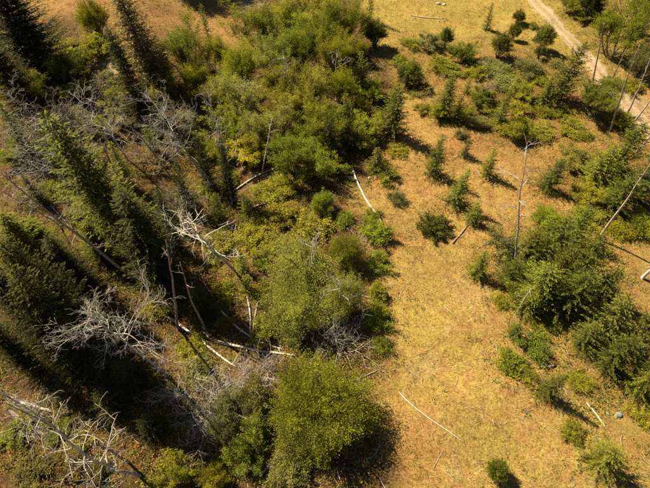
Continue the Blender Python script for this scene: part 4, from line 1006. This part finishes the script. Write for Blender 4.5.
def rock(px, py, size, seed, label, mat=None, group='rocks in the open'):
    import bmesh
    r = random.Random(seed); bm = bmesh.new(); bmesh.ops.create_icosphere(bm, subdivisions=2, radius=1)
    for v in bm.verts:
        k = 1 + .28 * math.sin(v.co.x * 2.3 + seed) * math.cos(v.co.y * 2.9 + seed * 1.7) + r.uniform(-.09, .09)
        v.co = Vector((v.co.x * size * k, v.co.y * size * .75 * k, v.co.z * size * .55 * k))
    me = bpy.data.meshes.new('rock'); bm.to_mesh(me); bm.free(); me.materials.append(mat or M_ROCK)
    p = ground(px, py); o = link('rock', me, None, (p.x, p.y, p.z + size * .22)); o.rotation_euler.z = r.uniform(0, 6)
    return tag(o, label, 'rock', group)
M_PALEROCK = wood_material('pale_rock', (.25, .22, .18), (.48, .44, .38), 3, .8)
rock(618, 415, .34, 1, 'grey-blue rock on the grass near the right edge')
rock(607, 414, .15, 2, 'small white stone beside the grey-blue rock', M_PALEROCK)
rock(438, 4, .42, 3, 'pale boulder on the meadow at the top edge, left of its neighbour', M_PALEROCK)
rock(444, 5, .34, 4, 'pale boulder on the meadow at the top edge, right of its neighbour', M_PALEROCK)
rock(412, 20, .2, 5, 'small white stone below the pale meadow log', M_PALEROCK)
rock(228, 384, .36, 6, 'pale grey boulder left of the grey brush by the willow')
rock(369, 178, .2, 7, 'white stone right of the bleached white log', M_PALEROCK)
rock(590, 388, .14, 8, 'small pale stone below the right-hand thicket', M_PALEROCK)

# ------------------------------------------------------------------ ground cover: dry grass, herbs, twigs (nobody could count these)
def in_view(n, margin=60, seed=1, near=1.0):
    """ground points over the area the picture can see plus a margin; more of them close by"""
    r = np.random.default_rng(seed); X, Y = [], []
    tot = 0
    while tot < n:
        y = r.uniform(0, 98, n); x = r.uniform(-75, 78, n)
        den = -CT * (0 - CAM_H) + ST * y                      # depth along the optical axis
        u = 325 + FPX * x / den
        ok = (u > -margin) & (u < 650 + margin)
        ok &= r.random(n) < (34.0 / den) ** near
        X.append(x[ok]); Y.append(y[ok]); tot += ok.sum()
    return np.concatenate(X)[:n], np.concatenate(Y)[:n]

def pick(pal, w, r):
    """w (n,k) weights -> colours"""
    w = np.clip(w, 0, None); c = np.cumsum(w, 1); c /= c[:, -1:]
    k = (r.random(len(w))[:, None] > c).sum(1)
    return np.asarray(pal)[np.clip(k, 0, len(pal) - 1)]

def dry_grass(n, blades):
    r = np.random.default_rng(77)
    x, y = in_view(n, seed=2, near=.8)
    fm_ = forest_mask(x, y); td = track_dist(x, y)
    clump = vnoise(x, y, .9, 21)
    keep = (r.random(n) < (1 - .72 * fm_)) & ((td > 1.35) | ((td < .4) & (r.random(n) < .45)) | ((td > .95) & (r.random(n) < .5))) & (r.random(n) < .35 + 1.0 * clump)
    x, y, fm_ = x[keep], y[keep], fm_[keep]; m = len(x)
    pal = [(.47, .355, .115), (.46, .325, .055), (.33, .155, .036), (.36, .30, .042), (.17, .095, .035), (.54, .43, .21)]
    zr_, zo_ = zones(x, y)
    a = vnoise(x, y, 2.2, 22); b = vnoise(x, y, 7.0, 23); c = vnoise(x, y, 1.1, 24)
    w = np.stack([(1.4 + .9 * a) * (1 - .6 * zr_) * (1 - .45 * zo_), 1.1 + .6 * b, .20 + 1.8 * np.clip(c - .5, 0, 1) + 2.2 * zr_, .30 + 1.6 * np.clip(a - .55, 0, 1) + 2.2 * zo_, .30 + .8 * fm_ + .5 * zr_, (.35 + .4 * a) * (1 - fm_) * (1 - .7 * zr_)], -1)
    col = pick(pal, w, r)
    x0, y0 = x, y
    x = np.repeat(x, blades) + r.normal(0, .07, m * blades); y = np.repeat(y, blades) + r.normal(0, .07, m * blades)
    col = np.repeat(.86 * col * r.uniform(.6, 1.3, (m, 1)) * (.55 + .55 * vnoise(x0, y0, .6, 27) + .35 * vnoise(x0, y0, 1.8, 28))[:, None], blades, 0) * r.uniform(.75, 1.2, (m * blades, 1)); k = m * blades
    z = height(x, y) - .02
    az = np.repeat(12 * vnoise(x0, y0, 2.4, 51) + r.normal(0, .5, m), blades) + r.normal(0, .7, k); ln = r.uniform(.16, .50, k); el = r.uniform(.12, .95, k)
    d = np.stack([np.cos(az) * np.cos(el), np.sin(az) * np.cos(el), np.sin(el)], -1)
    s = np.stack([-np.sin(az), np.cos(az), np.zeros(k)], -1) * r.uniform(.008, .021, k)[:, None]
    B = np.stack([x, y, z], -1)
    V = np.stack([B - s, B + s, B + d * ln[:, None]], 1).reshape(-1, 3)
    return new_mesh('dry_grass', V, np.arange(k * 3).reshape(k, 3), [M_GRASS], color=col)
o = link('dry_grass', dry_grass(188000, 4)); o['kind'] = 'stuff'; tag(o, 'golden dry grass and straw over the open field and glades', 'grass')

def herbs(n, per):
    r = np.random.default_rng(88)
    x, y = in_view(n, seed=3, near=.6)
    fm_ = forest_mask(x, y); th = thicket_mask(x, y); td = track_dist(x, y)
    c = vnoise(x, y, 2.2, 31); c2 = vnoise(x, y, .8, 33)
    dens = np.clip(.03 + .9 * fm_ + .6 * th, 0, 1) * np.clip((c - .30) * 2.6, .04, 1) * np.clip(c2 * 1.8 - .2, .1, 1)
    keep = (r.random(n) < dens) & (td > 1.9)
    x, y = x[keep], y[keep]
    # weeds gathered round the feet of shrubs and saplings
    for X_, Y_, R_, h_ in PLACED:
        q = int((12 if forest_mask(np.array([X_]), np.array([Y_]))[0] < .5 else 3) * R_ * R_ ** .5 * r.uniform(.5, 1.6)); rr = R_ * np.sqrt(r.random(q)) * r.uniform(.9, 1.6); aa = r.random(q) * 6.283
        x = np.append(x, X_ + rr * np.cos(aa)); y = np.append(y, Y_ + rr * np.sin(aa))
    ok = track_dist(x, y) > 1.5; x, y = x[ok], y[ok]; fm_ = forest_mask(x, y); m = len(x)
    pal = [(.20, .185, .020), (.12, .125, .018), (.34, .27, .030), (.33, .135, .025), (.17, .09, .035), (.085, .105, .018)]
    a = vnoise(x, y, 4.5, 32); b = vnoise(x, y, 3.0, 34)
    w = np.stack([.9 + a * 0, .7 + a, .6 + 1.6 * np.clip(b - .5, 0, 1), .30 + 2.4 * np.clip(.5 - a, 0, 1) * (.3 + fm_), .3 + .3 * fm_, .3 + a], -1)
    col = pick(pal, w, r)
    k = m * per; sc = np.repeat(r.uniform(.12, .34, m), per)
    x = np.repeat(x, per) + r.normal(0, 1, k) * sc; y = np.repeat(y, per) + r.normal(0, 1, k) * sc
    z = height(x, y) + np.abs(r.normal(0, .7, k)) * sc + .02
    col = np.repeat(col, per, 0) * r.uniform(.65, 1.35, (k, 1))
    A = r.normal(0, 1, (k, 3)); A[:, 2] *= .45; A /= np.linalg.norm(A, axis=1)[:, None]
    Bv = np.cross(A, r.normal(0, .4, (k, 3)) + [0, 0, 1]); Bv /= np.linalg.norm(Bv, axis=1)[:, None]
    l2 = r.uniform(.06, .16, k)[:, None]
    V, F = rhombi(np.stack([x, y, z], -1), A * l2 * .5 * 1.2, Bv * l2 * .5 * .75)
    return new_mesh('undergrowth', V, F, [M_HERB], color=col)
o = link('undergrowth', herbs(125000, 10)); o['kind'] = 'stuff'; tag(o, 'yellow-green and rusty herb undergrowth on the woodland floor', 'undergrowth')

def twigs(n):
    r = np.random.default_rng(99)
    x, y = in_view(n, seed=4, near=.6); fm_ = forest_mask(x, y)
    keep = (r.random(n) < .10 + .9 * fm_) & (track_dist(x, y) > 2)
    x, y = x[keep], y[keep]; k = len(x)
    T = Tubes(); C = []
    for i in range(k):
        L = r.uniform(.4, 1.7); az = r.random() * 6.283; rad = r.uniform(.010, .028); bend = r.normal(0, .35)
        s = np.linspace(0, 1, 4); a = az + bend * s
        P = np.stack([x[i] + L * s * np.cos(a), y[i] + L * s * np.sin(a), np.zeros(4)], -1); P[:, 2] = height(P[:, 0], P[:, 1]) + .05 + r.uniform(0, .35) * s
        T.add(P, np.linspace(rad, rad * .4, 4), 3); g_ = r.uniform(.5, 1.2); C.append(np.repeat(np.array([[.46, .41, .34]]) * g_, 9, 0))
    V = np.vstack(T.V); F = np.vstack(T.F)
    return new_mesh('fallen_twigs', V, F, [M_TWIG], color=np.vstack(C))
o = link('fallen_twigs', twigs(6000)); o['kind'] = 'stuff'; tag(o, 'pale fallen twigs and sticks littering the woodland floor', 'twigs')
